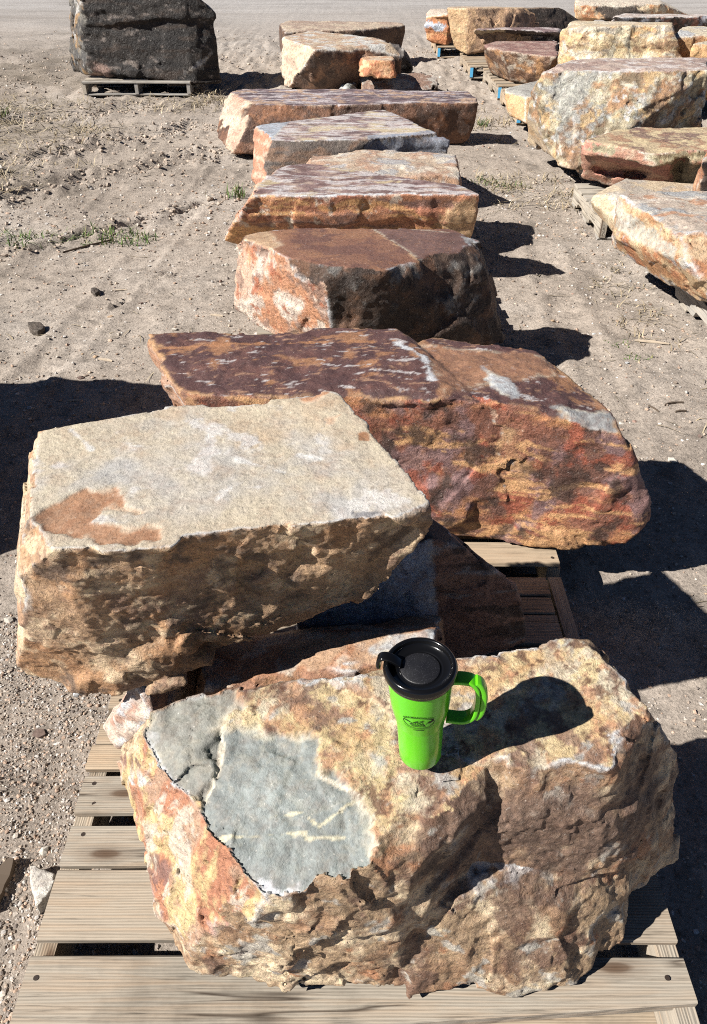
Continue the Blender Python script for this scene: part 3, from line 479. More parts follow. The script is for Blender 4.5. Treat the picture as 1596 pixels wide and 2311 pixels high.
 {'name':'stone_slab','label':'thin pale slab with pink left end behind the pinkish block','pieces':[[(-1.039,12.482,0.45),(-0.956,12.868,0.45),(0.655,12.59,0.45),(0.747,12.373,0.44),(0.012,11.772,0.44),(-0.896,11.584,0.44),(-1.039,12.482,0.1),(-0.956,12.868,0.1),(0.655,12.59,0.1),(0.647,12.373,0.1),(0.012,11.772,0.1),(-0.896,11.584,0.1)]],'chip':0.02,'vox':0.022,'seed':96,'amp':{'top':[('f',0.01,3,4)],'side':[('t',0.025,1.15,2.3),('f',0.0033,18.0,3),('c',0.018,0.26)]},'pal':{'top':((0.456,0.39,0.319),[((0.345,0.269,0.23),5,0.52,0.06,1)]),'left':((0.439,0.258,0.188),[((0.389,0.197,0.138),5,0.5,0.06,1)]),'side':((0.084,0.055,0.043),[((0.145,0.093,0.067),5,0.5,0.06,1)])},'edge':((0.503,0.503,0.503),0.012,0.56)},
 {'name':'boulder','label':'tall dark boulder in shade on a grey pallet at the far left','pieces':[[(-2.976,9.95,0.191),(-3.092,9.95,0.278),(-2.987,10.0,0.738),(-2.976,10.05,0.984),(-1.81,10.2,0.987),(-1.7,10.2,0.811),(-1.54,10.25,0.765),(-1.532,10.25,0.609),(-1.519,10.2,0.289),(-1.557,10.15,0.107),(-1.831,9.95,0.12),(-3.259,10.25,0.502),(-3.319,10.25,0.282),(-3.269,10.2,0.095),(-3.11,10.3,0.919),(-3.4,11.0,0.98),(-2.1,11.0,0.98),(-3.5,11.0,0.15),(-1.75,11.1,0.15),(-1.75,11.1,0.75)]],'topgrain':0.4,'chip':0.015,'vox':0.02,'seed':101,'amp':{'top':[('f',0.01,3,4)],'side':[('t',0.022,1.15,2.3),('f',0.0022,18.0,3),('c',0.013,0.325),('s',0.025,0.14)],'left':[('t',0.043,1.15,2.3),('f',0.0055,18.0,3),('c',0.026,0.26)]},'pal':{'top':((0.128,0.11,0.095),[]),'left':((0.131,0.127,0.117),[((0.288,0.188,0.093),4,0.58,0.04,1),((0.044,0.045,0.048),4,0.5,0.06,1),((0.366,0.384,0.401),5,0.64,0.04,1)]),'side':((0.02,0.016,0.014),[((0.011,0.0093,0.0093),3,0.5,0.06,5),((0.043,0.03,0.023),5,0.6,0.05,4),((0.18,0.158,0.148),8,0.7,0.03,3)])},'edge':((0.157,0.157,0.153),0.012,0.66),'patches':[('side',[(-3.074,9.904,0.14),(-2.901,9.491,0.3),(-2.743,9.488,0.25),(-2.787,9.761,0.14)],(0.249,0.175,0.155),0.02,0.03,0),('side',[(-1.932,9.595,0.2),(-1.692,9.431,0.35),(-1.596,9.52,0.4),(-1.685,9.345,0.3)],(0.284,0.29,0.302),0.01,0.02,0)]},  # deep shade on the front is put into the near-black side palette
 {'name':'stone_block','label':'angular orange and white stone block lying nearest in the right-hand row','pieces':[[(1.363,4.209,0.5),(1.707,4.258,0.5),(1.829,4.145,0.5),(1.626,3.584,0.5),(1.501,3.523,0.47),(1.494,3.491,0.38),(1.347,4.135,0.3),(1.4,4.215,0.19),(1.539,3.835,0.17),(1.675,3.456,0.16),(1.599,3.378,0.33),(1.457,4.35,0.2),(2.4,4.3,0.45),(2.4,4.3,0.16),(2.3,3.55,0.5),(2.3,3.3,0.2)]],'chip':0.014,'vox':0.01,'seed':111,'amp':{'top':[('f',0.006,6,4),('c',0.0062,0.13)],'side':[('t',0.014,2.31,2.3),('f',0.0018,36.0,3),('c',0.0088,0.169),('f',0.002,40,2)],'left':[('t',0.012,2.31,2.3),('f',0.0015,36.0,3),('c',0.0079,0.156)]},'pal':{'top':((0.404,0.356,0.318),[((0.298,0.329,0.368),5,0.54,0.06,1),((0.393,0.224,0.145),6,0.56,0.05,1),((0.528,0.504,0.472),9,0.62,0.05,-1)]),'left':((0.392,0.223,0.122),[((0.384,0.17,0.091),5,0.53,0.06,1),((0.517,0.408,0.27),7,0.55,0.06,1),((0.363,0.363,0.384),7,0.68,0.04,1)]),'side':((0.394,0.238,0.135),[((0.386,0.183,0.099),5,0.53,0.06,1),((0.501,0.387,0.267),7,0.55,0.06,1)])},'edge':((0.486,0.514,0.556),0.0084,0.51),'patches':[('left',[(1.386,4.285,0.45),(1.398,4.138,0.48),(1.528,4.09,0.45),(1.524,3.581,0.42),(1.527,3.574,0.36),(1.465,3.945,0.34),(1.393,4.239,0.36)],(0.403,0.396,0.355),0.01,0.015,0),('side',[(1.386,4.285,0.45),(1.398,4.138,0.48),(1.528,4.09,0.45),(1.524,3.581,0.42),(1.527,3.574,0.36),(1.465,3.945,0.34),(1.393,4.239,0.36)],(0.403,0.396,0.355),0.01,0.015,0)]},
 {'name':'stone_block','label':'low cream stone wedged between the pink-faced stone and the nearest right-hand block','pieces':[[(1.413,4.909,0.27),(1.56,4.776,0.33),(1.528,4.512,0.24),(1.47,4.952,0.17),(1.507,4.842,0.15),(1.548,4.517,0.15),(1.72,5.15,0.33),(2.2,5.1,0.3),(2.2,5.1,0.15),(1.72,5.2,0.15),(2.1,4.5,0.15)]],'chip':0.012,'vox':0.012,'seed':117,'amp':{'top':[('f',0.004,6,4)],'side':[('t',0.01,2.48,2.3),('f',0.003,30,3)],'left':[('t',0.01,2.48,2.3),('f',0.003,30,3)]},'pal':{'top':((0.461,0.398,0.308),[((0.358,0.342,0.326),5,0.54,0.06,1)]),'left':((0.504,0.434,0.321),[((0.402,0.287,0.188),6,0.56,0.06,1)]),'side':((0.494,0.424,0.313),[((0.402,0.287,0.188),6,0.56,0.06,1)])},'edge':((0.523,0.503,0.464),0.01,0.5)},
 {'name':'stone_block','label':'orange-brown stone at the right border behind the nearest right-hand block','pieces':[[(1.731,4.12,0.66),(2.5,4.75,0.7),(2.5,5.3,0.7),(2.28,5.3,0.68),(1.88,4.358,0.3),(1.93,4.45,0.14),(2.5,4.5,0.2),(2.2,5.2,0.14)]],'chip':0.014,'vox':0.014,'seed':115,'amp':{'top':[('f',0.006,6,4)],'side':[('t',0.017,2.31,2.3),('f',0.0022,36.0,3),('c',0.0088,0.169)],'left':[('t',0.017,2.31,2.3),('f',0.0022,36.0,3),('c',0.0088,0.169)]},'pal':{'top':((0.456,0.365,0.289),[]),'left':((0.441,0.273,0.179),[((0.365,0.17,0.103),5,0.53,0.06,1),((0.542,0.48,0.424),7,0.58,0.05,1)]),'side':((0.105,0.082,0.073),[((0.244,0.231,0.218),5,0.56,0.06,1)])},'edge':((0.486,0.514,0.556),0.0084,0.51)},
 {'name':'stone_block','label':'stone with pink recessed front face and olive streaked top','pieces':[[(1.487,5.5,0.47),(1.834,5.82,0.48),(2.525,5.876,0.48),(2.309,5.281,0.46),(1.896,5.167,0.455),(1.565,5.402,0.47),(2.309,5.281,0.38),(1.565,5.402,0.4),(1.896,5.167,0.37),(1.487,5.5,0.38),(1.834,5.82,0.36),(2.525,5.876,0.36)],[(1.489,5.518,0.45),(1.576,5.677,0.17),(1.789,5.533,0.15),(2.129,5.527,0.14),(2.508,5.527,0.14),(1.571,5.406,0.44),(1.908,5.186,0.43),(2.332,5.289,0.44),(1.858,5.892,0.44),(1.858,5.892,0.15),(2.7,6.1,0.44),(2.7,6.1,0.15)]],'cuts':[[(1.553,5.382,0.4),(1.917,5.242,0.38),(2.031,5.485,0.22),(1.624,5.585,0.24),(1.533,5.262,0.4),(1.897,5.122,0.38),(2.011,5.365,0.22),(1.604,5.465,0.24),(1.579,5.391,0.39),(1.906,5.274,0.37),(2.023,5.548,0.23),(1.655,5.626,0.25)],[(2.0,5.206,0.42),(2.097,5.253,0.43),(2.173,5.432,0.2),(2.082,5.38,0.2),(2.03,5.306,0.42),(2.127,5.353,0.43),(2.203,5.532,0.2),(2.112,5.48,0.2),(2.0,5.086,0.42),(2.139,5.133,0.43),(2.218,5.312,0.2),(2.082,5.26,0.2)]],'chip':0.012,'vox':0.013,'seed':121,'amp':{'top':[('f',0.005,5,4),('c',0.0035,0.156)],'side':[('t',0.014,1.92,2.3),('f',0.0018,30.0,3),('c',0.019,0.26),('s',0.014,0.07)],'left':[('t',0.012,2.31,2.3),('f',0.0015,36.0,3),('c',0.0044,0.156)]},'pal':{'top':((0.411,0.342,0.242),[((0.314,0.191,0.133),7,0.53,0.05,1),((0.173,0.114,0.106),5,0.58,0.05,1),((0.524,0.451,0.303),8,0.58,0.05,1)]),'left':((0.394,0.225,0.17),[((0.49,0.388,0.309),6,0.54,0.06,1)]),'side':((0.514,0.254,0.206),[((0.429,0.187,0.164),5,0.52,0.08,1),((0.614,0.386,0.284),7,0.58,0.06,1)])},'edge':((0.497,0.478,0.44),0.0084,0.56),'patches':[('side',[(1.593,5.688,0.46),(2.331,5.497,0.46),(2.294,5.347,0.4),(1.913,5.209,0.38),(1.525,5.376,0.42)],(0.34,0.322,0.229),0.02,0.02,0),('side',[(2.064,5.523,0.4),(2.358,5.523,0.4),(2.466,5.587,0.1),(2.158,5.587,0.1)],(0.357,0.303,0.214),0.03,0.04,0)]},
 {'name':'boulder','label':'tallest right-hand boulder with smooth cream left end and rippled olive-brown front','pieces':[[(1.319,6.418,0.72),(1.486,6.529,0.75),(1.703,6.946,0.75),(2.837,7.017,0.75),(2.583,6.327,0.75),(1.302,6.558,0.6),(1.301,6.557,0.48),(1.44,6.944,0.14),(1.554,6.17,0.13),(1.626,6.11,0.12),(1.672,6.236,0.3),(1.678,6.238,0.36),(2.75,6.62,0.14),(2.8,7.3,0.14),(1.95,7.3,0.14),(1.8,6.5,0.13)]],'chip':0.016,'vox':0.013,'seed':131,'amp':{'top':[('f',0.006,4,4),('c',0.0053,0.182)],'side':[('t',0.025,1.92,2.3),('f',0.0033,30.0,3),('c',0.02,0.286),('f',0.005,22,3)],'left':[('t',0.0085,1.92,2.3),('f',0.0011,30.0,3),('c',0.0053,0.26)]},'pal':{'top':((0.414,0.345,0.314),[((0.307,0.236,0.223),6,0.52,0.05,1),((0.526,0.506,0.514),8,0.58,0.05,1)]),'left':((0.491,0.407,0.296),[((0.412,0.343,0.269),5,0.52,0.08,4),((0.51,0.366,0.227),6,0.6,0.06,3)]),'side':((0.442,0.407,0.302),[((0.364,0.206,0.115),4,0.57,0.06,1),((0.183,0.153,0.107),6,0.55,0.06,1),((0.366,0.398,0.414),7,0.6,0.05,1),((0.518,0.498,0.427),8,0.66,0.06,1),((0.21,0.134,0.088),5,0.6,0.05,1),((0.527,0.386,0.215),7,0.64,0.05,1),((0.63,0.658,0.703),10,0.72,0.04,1)])},'edge':((0.486,0.514,0.556),0.008,0.58),'patches':[('side',[(1.479,6.529,0.75),(1.856,6.704,0.72),(1.731,6.816,0.62),(1.615,6.796,0.5),(1.555,6.338,0.4),(1.484,6.281,0.5)],(0.385,0.398,0.381),0.03,0.05,0)]},
 {'name':'stone_slab','label':'low tan slab with grey top tucked left of the tallest right-hand boulder','pieces':[[(1.419,8.354,0.32),(1.778,8.498,0.32),(1.671,8.028,0.31),(1.581,7.962,0.31),(1.482,8.108,0.12),(1.581,7.822,0.1),(1.95,8.9,0.32),(1.95,8.0,0.1),(1.72,8.95,0.1),(1.95,8.9,0.1),(2.0,7.95,0.3)]],'chip':0.014,'vox':0.014,'seed':135,'amp':{'top':[('f',0.003,5,4)],'side':[('t',0.01,1.92,2.3),('f',0.0013,30.0,3),('c',0.0044,0.195)],'left':[('t',0.01,1.92,2.3),('f',0.0013,30.0,3),('c',0.0044,0.195)]},'pal':{'top':((0.363,0.37,0.363),[((0.284,0.29,0.29),5,0.5,0.06,1)]),'left':((0.51,0.366,0.215),[((0.471,0.29,0.154),5,0.52,0.06,1)]),'side':((0.442,0.288,0.161),[])},'edge':((0.536,0.503,0.445),0.0084,0.56)},
 {'name':'stone_block','label':'rust-streaked stone with sloping front beside the notched pallet runner','pieces':[[(1.455,10.175,0.48),(1.587,10.327,0.48),(2.369,10.366,0.48),(2.166,9.37,0.44),(1.602,9.735,0.46),(1.432,10.039,0.44),(1.601,10.352,0.15),(1.792,9.761,0.14),(2.019,9.648,0.14),(2.135,9.664,0.36),(2.35,11.0,0.14),(2.35,10.2,0.14),(1.75,11.2,0.14)]],'chip':0.02,'vox':0.016,'seed':141,'amp':{'top':[('f',0.005,4,4)],'side':[('t',0.021,1.54,2.3),('f',0.0028,24.0,3),('c',0.011,0.234)],'left':[('t',0.017,1.54,2.3),('f',0.0022,24.0,3),('c',0.0088,0.234)]},'pal':{'top':((0.246,0.151,0.138),[((0.364,0.271,0.244),7,0.54,0.05,1)]),'left':((0.319,0.219,0.154),[((0.391,0.222,0.11),5,0.55,0.05,1),((0.101,0.059,0.044),5,0.53,0.06,1),((0.468,0.43,0.377),7,0.62,0.05,1)]),'side':((0.193,0.092,0.051),[((0.431,0.225,0.095),4,0.53,0.05,4),((0.073,0.04,0.029),5,0.53,0.06,2),((0.425,0.407,0.389),7,0.64,0.04,1)])},'edge':((0.394,0.343,0.297),0.009,0.56)},
 {'name':'boulder','label':'yellowish cream boulder with banded grey front behind the tallest right-hand boulder','pieces':[[(1.968,8.75,0.751),(2.198,9.2,0.792),(2.006,8.7,0.393),(1.973,8.75,0.558),(2.19,8.6,0.795),(2.233,8.5,0.384),(3.033,8.6,0.809),(3.121,8.5,0.384),(3.23,9.2,0.773),(2.202,9.5,0.1),(3.4,9.5,0.1),(2.45,8.5,0.1),(3.4,8.5,0.1),(2.35,8.8,0.1)]],'chip':0.02,'vox':0.017,'seed':151,'amp':{'top':[('f',0.0075,4,4)],'side':[('t',0.021,1.54,2.3),('f',0.0028,24.0,3),('c',0.013,0.26),('s',0.02,0.09)],'left':[('t',0.021,1.54,2.3),('f',0.0028,24.0,3),('c',0.013,0.195)]},'pal':{'top':((0.508,0.43,0.315),[((0.544,0.503,0.426),6,0.54,0.05,1)]),'left':((0.499,0.385,0.228),[((0.525,0.425,0.192),4,0.54,0.05,1),((0.435,0.24,0.13),5,0.6,0.05,1),((0.511,0.503,0.483),6,0.6,0.05,1)]),'side':((0.56,0.454,0.292),[((0.635,0.393,0.194),4,0.55,0.05,2),((0.38,0.368,0.341),4,0.54,0.05,6),((0.75,0.691,0.559),8,0.6,0.05,1),((0.246,0.149,0.092),8,0.64,0.04,2)])},'edge':((0.546,0.513,0.447),0.012,0.56)},
 {'name':'stone_slab','label':'stepped cream and tan slab at the right border beside the banded boulder','pieces':[[(3.154,8.9,0.72),(3.385,9.3,0.737),(3.68,9.3,0.737),(3.506,8.8,0.701),(3.13,8.8,0.686),(3.45,8.8,0.1),(4.2,8.8,0.1),(4.2,9.4,0.1),(3.5,9.4,0.1)],[(3.107,8.4,0.684),(3.473,8.7,0.69),(3.352,8.35,0.661),(3.149,8.35,0.651),(3.129,8.35,0.535),(3.368,8.3,0.542),(4.1,8.8,0.1),(3.5,8.8,0.1)]],'chip':0.02,'vox':0.018,'seed':155,'amp':{'top':[('f',0.006,4,4)],'side':[('t',0.021,1.54,2.3),('f',0.0028,24.0,3),('c',0.013,0.26)]},'pal':{'top':((0.517,0.476,0.386),[((0.372,0.406,0.463),3,0.54,0.05,1)]),'side':((0.542,0.342,0.182),[((0.37,0.185,0.097),5,0.54,0.05,1)])},'edge':((0.541,0.528,0.488),0.012,0.56)},
 {'name':'stone_slab','label':'dark purple slab with square cream left end behind the rust-streaked stone','pieces':[[(1.553,11.723,0.45),(1.698,11.915,0.46),(2.697,11.915,0.46),(2.593,11.401,0.44),(1.951,11.584,0.44),(1.565,11.677,0.44),(1.698,12.61,0.2),(2.12,12.564,0.2),(2.876,12.564,0.2),(2.0,12.6,0.2),(3.2,12.6,0.2)]],'chip':0.015,'vox':0.02,'seed':161,'amp':{'top':[('f',0.005,4,4)],'side':[('t',0.025,1.54,2.3),('f',0.0033,24.0,3),('c',0.018,0.26)],'left':[('t',0.013,1.54,2.3),('f',0.0016,24.0,3)]},'pal':{'top':((0.204,0.149,0.159),[((0.423,0.388,0.405),6,0.54,0.05,1)]),'left':((0.513,0.43,0.315),[((0.445,0.307,0.193),5,0.58,0.05,1)]),'side':((0.077,0.058,0.06),[((0.178,0.147,0.147),6,0.6,0.05,1)])},'edge':((0.486,0.514,0.556),0.012,0.56),'patches':[('side',[(1.478,11.563,0.5),(1.934,11.563,0.5),(2.184,12.86,0.1),(1.668,12.86,0.1)],(0.524,0.444,0.333),0.005,0.01,0)]},
 {'name':'stone_slab','label':'leaning orange slab with blue-grey smear at the far end of the right-hand row','pieces':[[(0.994,12.9,0.473),(1.069,13.2,0.554),(1.361,13.2,0.564),(1.324,12.8,0.535),(0.997,12.9,0.194),(1.032,12.9,0.15),(1.357,12.8,0.096),(1.4,13.6,0.1),(1.75,13.6,0.1),(1.75,13.6,0.5)]],'chip':0.02,'vox':0.02,'seed':165,'amp':{'top':[('f',0.005,4,4)],'side':[('t',0.025,1.54,2.3),('f',0.0033,24.0,3),('s',0.03,0.1)],'left':[('t',0.025,1.54,2.3),('f',0.0033,24.0,3),('s',0.03,0.1)]},'pal':{'top':((0.489,0.431,0.379),[]),'left':((0.384,0.17,0.086),[((0.469,0.274,0.153),5,0.56,0.05,3)]),'side':((0.556,0.246,0.124),[((0.681,0.398,0.221),5,0.56,0.05,3)])},'edge':((0.486,0.514,0.556),0.009,0.61),'patches':[('left',[(0.938,12.7,0.45),(1.195,12.794,0.42),(1.298,12.664,0.38),(1.272,12.522,0.3),(1.087,12.541,0.34),(0.94,12.653,0.36)],(0.315,0.363,0.442),0.03,0.02,0),('side',[(0.938,12.7,0.45),(1.195,12.794,0.42),(1.298,12.664,0.38),(1.272,12.522,0.3),(1.087,12.541,0.34),(0.94,12.653,0.36)],(0.457,0.526,0.641),0.03,0.02,0)]},
 {'name':'stone_block','label':'upright tan stone block with pale ribbed left side,far end of right-hand row','pieces':[[(1.191,12.0,0.663),(1.265,12.4,0.65),(2.029,12.4,0.645),(1.98,11.95,0.667),(1.461,11.8,0.68),(1.344,11.95,0.199),(1.491,11.8,0.147),(2.01,11.8,0.228),(1.7,12.6,0.14),(2.6,12.6,0.14),(2.6,12.4,0.6)]],'chip':0.02,'vox':0.018,'seed':171,'amp':{'top':[('f',0.005,4,4)],'side':[('t',0.021,1.54,2.3),('f',0.0028,24.0,3),('c',0.013,0.26)],'left':[('t',0.017,1.92,2.3),('f',0.0022,30.0,3)]},'pal':{'top':((0.456,0.365,0.275),[]),'left':((0.483,0.364,0.225),[((0.421,0.287,0.169),7,0.53,0.06,4)]),'side':((0.433,0.295,0.198),[((0.578,0.391,0.24),6,0.54,0.05,1),((0.178,0.12,0.084),5,0.58,0.05,1)])},'edge':((0.491,0.407,0.296),0.009,0.56)},
 {'name':'stone_block','label':'black-looking stone in full shade right of the upright tan block','pieces':[[(2.196,13.2,0.543),(2.271,13.4,0.559),(3.058,13.6,0.543),(3.152,13.6,0.487),(3.184,13.6,0.297),(2.228,13.2,0.282),(2.9,14.2,0.1),(3.9,14.2,0.1),(3.9,13.7,0.1),(2.7,13.3,0.1)]],'chip':0.02,'vox':0.02,'seed':175,'amp':{'top':[('f',0.005,4,4)],'side':[('t',0.017,1.54,2.3),('f',0.0022,24.0,3)]},'pal':{'top':((0.204,0.159,0.122),[]),'side':((0.03,0.023,0.02),[((0.06,0.044,0.039),5,0.56,0.05,2)])},'edge':((0.105,0.082,0.069),0.006,0.66)},  # side colours are painted near black to stand for full shade
 {'name':'stone_block','label':'rust and cream stone at the top border behind the yellowish boulder','pieces':[[(3.825,16,0.412),(3.977,16.4,0.46),(5.504,16.6,0.405),(5.4,16.2,0.383),(4.483,16,0.347),(3.857,16,0.138),(4.5,15.9,0.134),(4.3,17,0.05),(6.5,17,0.05),(5.419,16.2,0.239)]],'chip':0.02,'vox':0.026,'seed':181,'amp':{'top':[('f',0.01,3,4)],'side':[('t',0.034,1.15,2.3),('f',0.0044,18.0,3),('c',0.022,0.325)],'left':[('t',0.034,1.15,2.3),('f',0.0044,18.0,3),('c',0.022,0.325)]},'pal':{'top':((0.523,0.479,0.422),[]),'left':((0.497,0.365,0.226),[((0.408,0.197,0.102),4,0.54,0.05,1)]),'side':((0.574,0.367,0.211),[((0.559,0.264,0.135),4,0.54,0.05,1),((0.764,0.67,0.509),5,0.56,0.05,1)])},'edge':((0.538,0.513,0.466),0.012,0.56),'patches':[('side',[(3.841,13.638,0.6),(4.594,13.638,0.6),(5.336,15.585,0.1),(4.462,15.585,0.1)],(0.077,0.063,0.054),0.05,0.05,0)]},
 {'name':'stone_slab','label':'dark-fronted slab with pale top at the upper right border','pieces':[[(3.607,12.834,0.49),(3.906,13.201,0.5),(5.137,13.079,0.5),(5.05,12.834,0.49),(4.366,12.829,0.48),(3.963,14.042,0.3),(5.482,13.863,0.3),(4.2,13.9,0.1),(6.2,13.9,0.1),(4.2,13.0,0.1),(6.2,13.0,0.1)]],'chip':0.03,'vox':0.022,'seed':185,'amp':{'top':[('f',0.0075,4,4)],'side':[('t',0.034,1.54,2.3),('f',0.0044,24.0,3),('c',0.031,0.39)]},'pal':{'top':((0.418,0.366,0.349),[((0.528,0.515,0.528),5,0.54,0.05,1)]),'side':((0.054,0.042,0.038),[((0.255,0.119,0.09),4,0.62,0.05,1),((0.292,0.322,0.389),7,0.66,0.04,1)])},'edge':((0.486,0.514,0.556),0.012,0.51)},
 {'name':'stone_flake','label':'thin whitish stone flake on the gravel beside the front pallet','pieces':[[(-0.706,0.861,0.03),(-0.636,0.84,0.03),(-0.629,0.803,0.03),(-0.643,0.771,0.03),(-0.657,0.753,0.03),(-0.69,0.808,0.03),(-0.706,0.861,-0.02),(-0.636,0.84,-0.02),(-0.629,0.803,-0.02),(-0.643,0.771,-0.02),(-0.657,0.753,-0.02),(-0.69,0.808,-0.02)]],'chip':0.004,'vox':0.004,'seed':301,'amp':{'top':[('t',0.004,9,2.3),('f',0.0015,50,3)],'side':[('t',0.004,9,2.3),('f',0.002,50,3)]},'pal':{'top':((0.599,0.59,0.572),[((0.449,0.442,0.429),14,0.55,0.06,1)]),'side':((0.509,0.501,0.486),[])},'edge':((0.599,0.59,0.572),0.003,0.5)},
 {'name':'loose_stone','label':'small dark loose stone on the dirt left of the oval-topped block','pieces':[[(-1.648,3.666,0.02),(-1.61,3.687,0.02),(-1.558,3.65,0.02),(-1.534,3.603,0.02),(-1.56,3.561,0.02),(-1.606,3.582,0.02),(-1.648,3.666,-0.02),(-1.61,3.687,-0.02),(-1.558,3.65,-0.02),(-1.534,3.603,-0.02),(-1.56,3.561,-0.02),(-1.606,3.582,-0.02)]],'chip':0.004,'vox':0.005,'seed':302,'amp':{'top':[('t',0.004,9,2.3),('f',0.0015,50,3)],'side':[('t',0.004,9,2.3),('f',0.002,50,3)]},'pal':{'top':((0.096,0.081,0.069),[((0.072,0.061,0.052),14,0.55,0.06,1)]),'side':((0.082,0.069,0.059),[])},'edge':((0.096,0.081,0.069),0.003,0.5)},
 {'name':'loose_stone','label':'tiny dark loose stone on the dirt in the left wheel track','pieces':[[(-1.454,4.135,0.014),(-1.434,4.155,0.014),(-1.403,4.129,0.014),(-1.388,4.091,0.014),(-1.409,4.06,0.014),(-1.435,4.085,0.014),(-1.454,4.135,-0.02),(-1.434,4.155,-0.02),(-1.403,4.129,-0.02),(-1.388,4.091,-0.02),(-1.409,4.06,-0.02),(-1.435,4.085,-0.02)]],'chip':0.004,'vox':0.004,'seed':303,'amp':{'top':[('t',0.004,9,2.3),('f',0.0015,50,3)],'side':[('t',0.004,9,2.3),('f',0.002,50,3)]},'pal':{'top':((0.078,0.066,0.057),[((0.058,0.049,0.042),14,0.55,0.06,1)]),'side':((0.066,0.056,0.048),[])},'edge':((0.078,0.066,0.057),0.003,0.5)},
 {'name':'boulder','label':'brown boulder just beyond the left border that throws the broad shadow on the dirt','pieces':[[(-2.45,1.95,0.86),(-1.72,1.72,0.8),(-1.66,2.62,0.86),(-2.4,2.75,0.9),(-2.6,1.7,0),(-1.62,1.62,0),(-1.6,2.75,0),(-2.6,2.9,0)]],'chip':0.03,'vox':0.03,'seed':191,'amp':{'top':[('f',0.01,4,4)],'side':[('t',0.025,1.54,2.3),('f',0.0033,24.0,3),('c',0.013,0.26)]},'pal':{'top':((0.343,0.267,0.193),[((0.232,0.161,0.124),5,0.55,0.05,1)]),'side':((0.259,0.15,0.093),[((0.122,0.075,0.052),5,0.53,0.05,1)])},'edge':((0.398,0.363,0.331),0.012,0.56)},
]
import time
_t = time.time()
HULLS = {}
for s in STONES:                           # hulls use bmesh, so they are made here; the number work runs in threads
    for pts in list(s['pieces'])+list(s.get('cuts', ())): HULLS[id(pts)] = hull_planes(pts)
    s['mat'] = ROCK_NEAR if s['vox'] < .0075 else (ROCK_MID if s['vox'] < .0145 else ROCK_FAR)
from concurrent.futures import ThreadPoolExecutor
with ThreadPoolExecutor(4) as ex:
    for r in ex.map(lambda s: make_stone(**s), STONES): build_stone(**r)
print('stones', time.time()-_t)

# ------------------------------------------------------------------ pallets
def wood_material(name, light, grey, warm):
    m, nt, b = new_mat(name, .85, .2); k = NT(nt)
    tc = k.n('ShaderNodeTexCoord').outputs['Object']; oi = k.n('ShaderNodeObjectInfo')
    add = k.n('ShaderNodeVectorMath', operation='ADD'); k.l(tc, add.inputs[0])
    sc = k.n('ShaderNodeVectorMath', operation='SCALE'); sc.inputs[0].default_value = (31, 17, 9); k.l(oi.outputs['Random'], sc.inputs['Scale']); k.l(sc.outputs[0], add.inputs[1])
    mp = k.n('ShaderNodeMapping'); mp.inputs['Scale'].default_value = (1.4, 22, 22); k.l(add.outputs[0], mp.inputs['Vector'])
    mp2 = k.n('ShaderNodeMapping'); mp2.inputs['Scale'].default_value = (6, 160, 160); k.l(add.outputs[0], mp2.inputs['Vector'])
    warp = k.noise(add.outputs[0], 3.5, 3)
    g = k.noise(mp.outputs[0], 2.2, 5, .55, 1.2); f = k.noise(mp2.outputs[0], 1.0, 5, .65, .3)
    wv = k.n('ShaderNodeTexWave', wave_type='BANDS', bands_direction='Y'); wv.inputs['Scale'].default_value = 2.6; wv.inputs['Distortion'].default_value = 7; wv.inputs['Detail'].default_value = 3; wv.inputs['Detail Scale'].default_value = .6
    k.l(mp.outputs[0], wv.inputs['Vector'])
    c = k.mix(k.ramp(oi.outputs['Random'], [(.2, 0.), (.8, 1.)]).outputs[0], light, grey)
    c = k.mix(k.ramp(g.outputs[0], [(.45, 0.), (.75, .45)]).outputs[0], c, warm)
    c = k.mix(1, c, k.ramp(wv.outputs['Fac'], [(0., .74), (.22, .96), (1., 1.04)]).outputs[0], 'MULTIPLY')
    c = k.mix(1, c, k.ramp(f.outputs[0], [(.28, .42), (.42, .92), (.6, 1.02), (.8, 1.15)]).outputs[0], 'MULTIPLY')
    ck = k.noise(mp.outputs[0], .55, 3, .5); cm = k.noise(add.outputs[0], 2.3, 2)
    cf = k.mix(1, k.ramp(ck.outputs[0], [(.488, 0.), (.5, .9), (.512, 0.)]).outputs[0], k.ramp(cm.outputs[0], [(.50, 0.), (.56, 1.)]).outputs[0], 'MULTIPLY')
    c = k.mix(cf, c, (.05, .035, .025))
    st_ = k.noise(add.outputs[0], 5, 5, .65)
    c = k.mix(1, c, k.ramp(st_.outputs[0], [(.3, .68), (.5, .98), (.7, 1.08)]).outputs[0], 'MULTIPLY')
    mp3 = k.n('ShaderNodeMapping'); mp3.inputs['Scale'].default_value = (2.4, 8, 1); k.l(add.outputs[0], mp3.inputs['Vector'])
    vo = k.n('ShaderNodeTexVoronoi', voronoi_dimensions='2D'); vo.inputs['Scale'].default_value = 1.0; k.l(mp3.outputs[0], vo.inputs['Vector'])
    sx = k.n('ShaderNodeSeparateColor'); k.l(vo.outputs['Color'], sx.inputs[0])
    kf = k.mix(1, k.ramp(vo.outputs['Distance'], [(.0, .95), (.055, .85), (.09, .35), (.2, 0.)]).outputs[0], k.ramp(sx.outputs[0], [(.5, 0.), (.56, 1.)]).outputs[0], 'MULTIPLY')
    c = k.mix(kf, c, (.085, .05, .03))
    k.l(c, b.inputs['Base Color'])
    h = k.bump(f.outputs[0], .5, .003); h = k.bump(wv.outputs['Fac'], .25, .003, h); k.l(h, b.inputs['Normal'])
    return m
WOOD = wood_material('pallet wood', (.40, .315, .225), (.345, .305, .25), (.41, .27, .16))
WOOD_OLD = wood_material('weathered pallet wood', (.42, .375, .31), (.36, .345, .32), (.40, .31, .21))
BLUE, _nt, _b = new_mat('blue paint', .6); _b.inputs['Base Color'].default_value = (.10, .42, .72, 1)
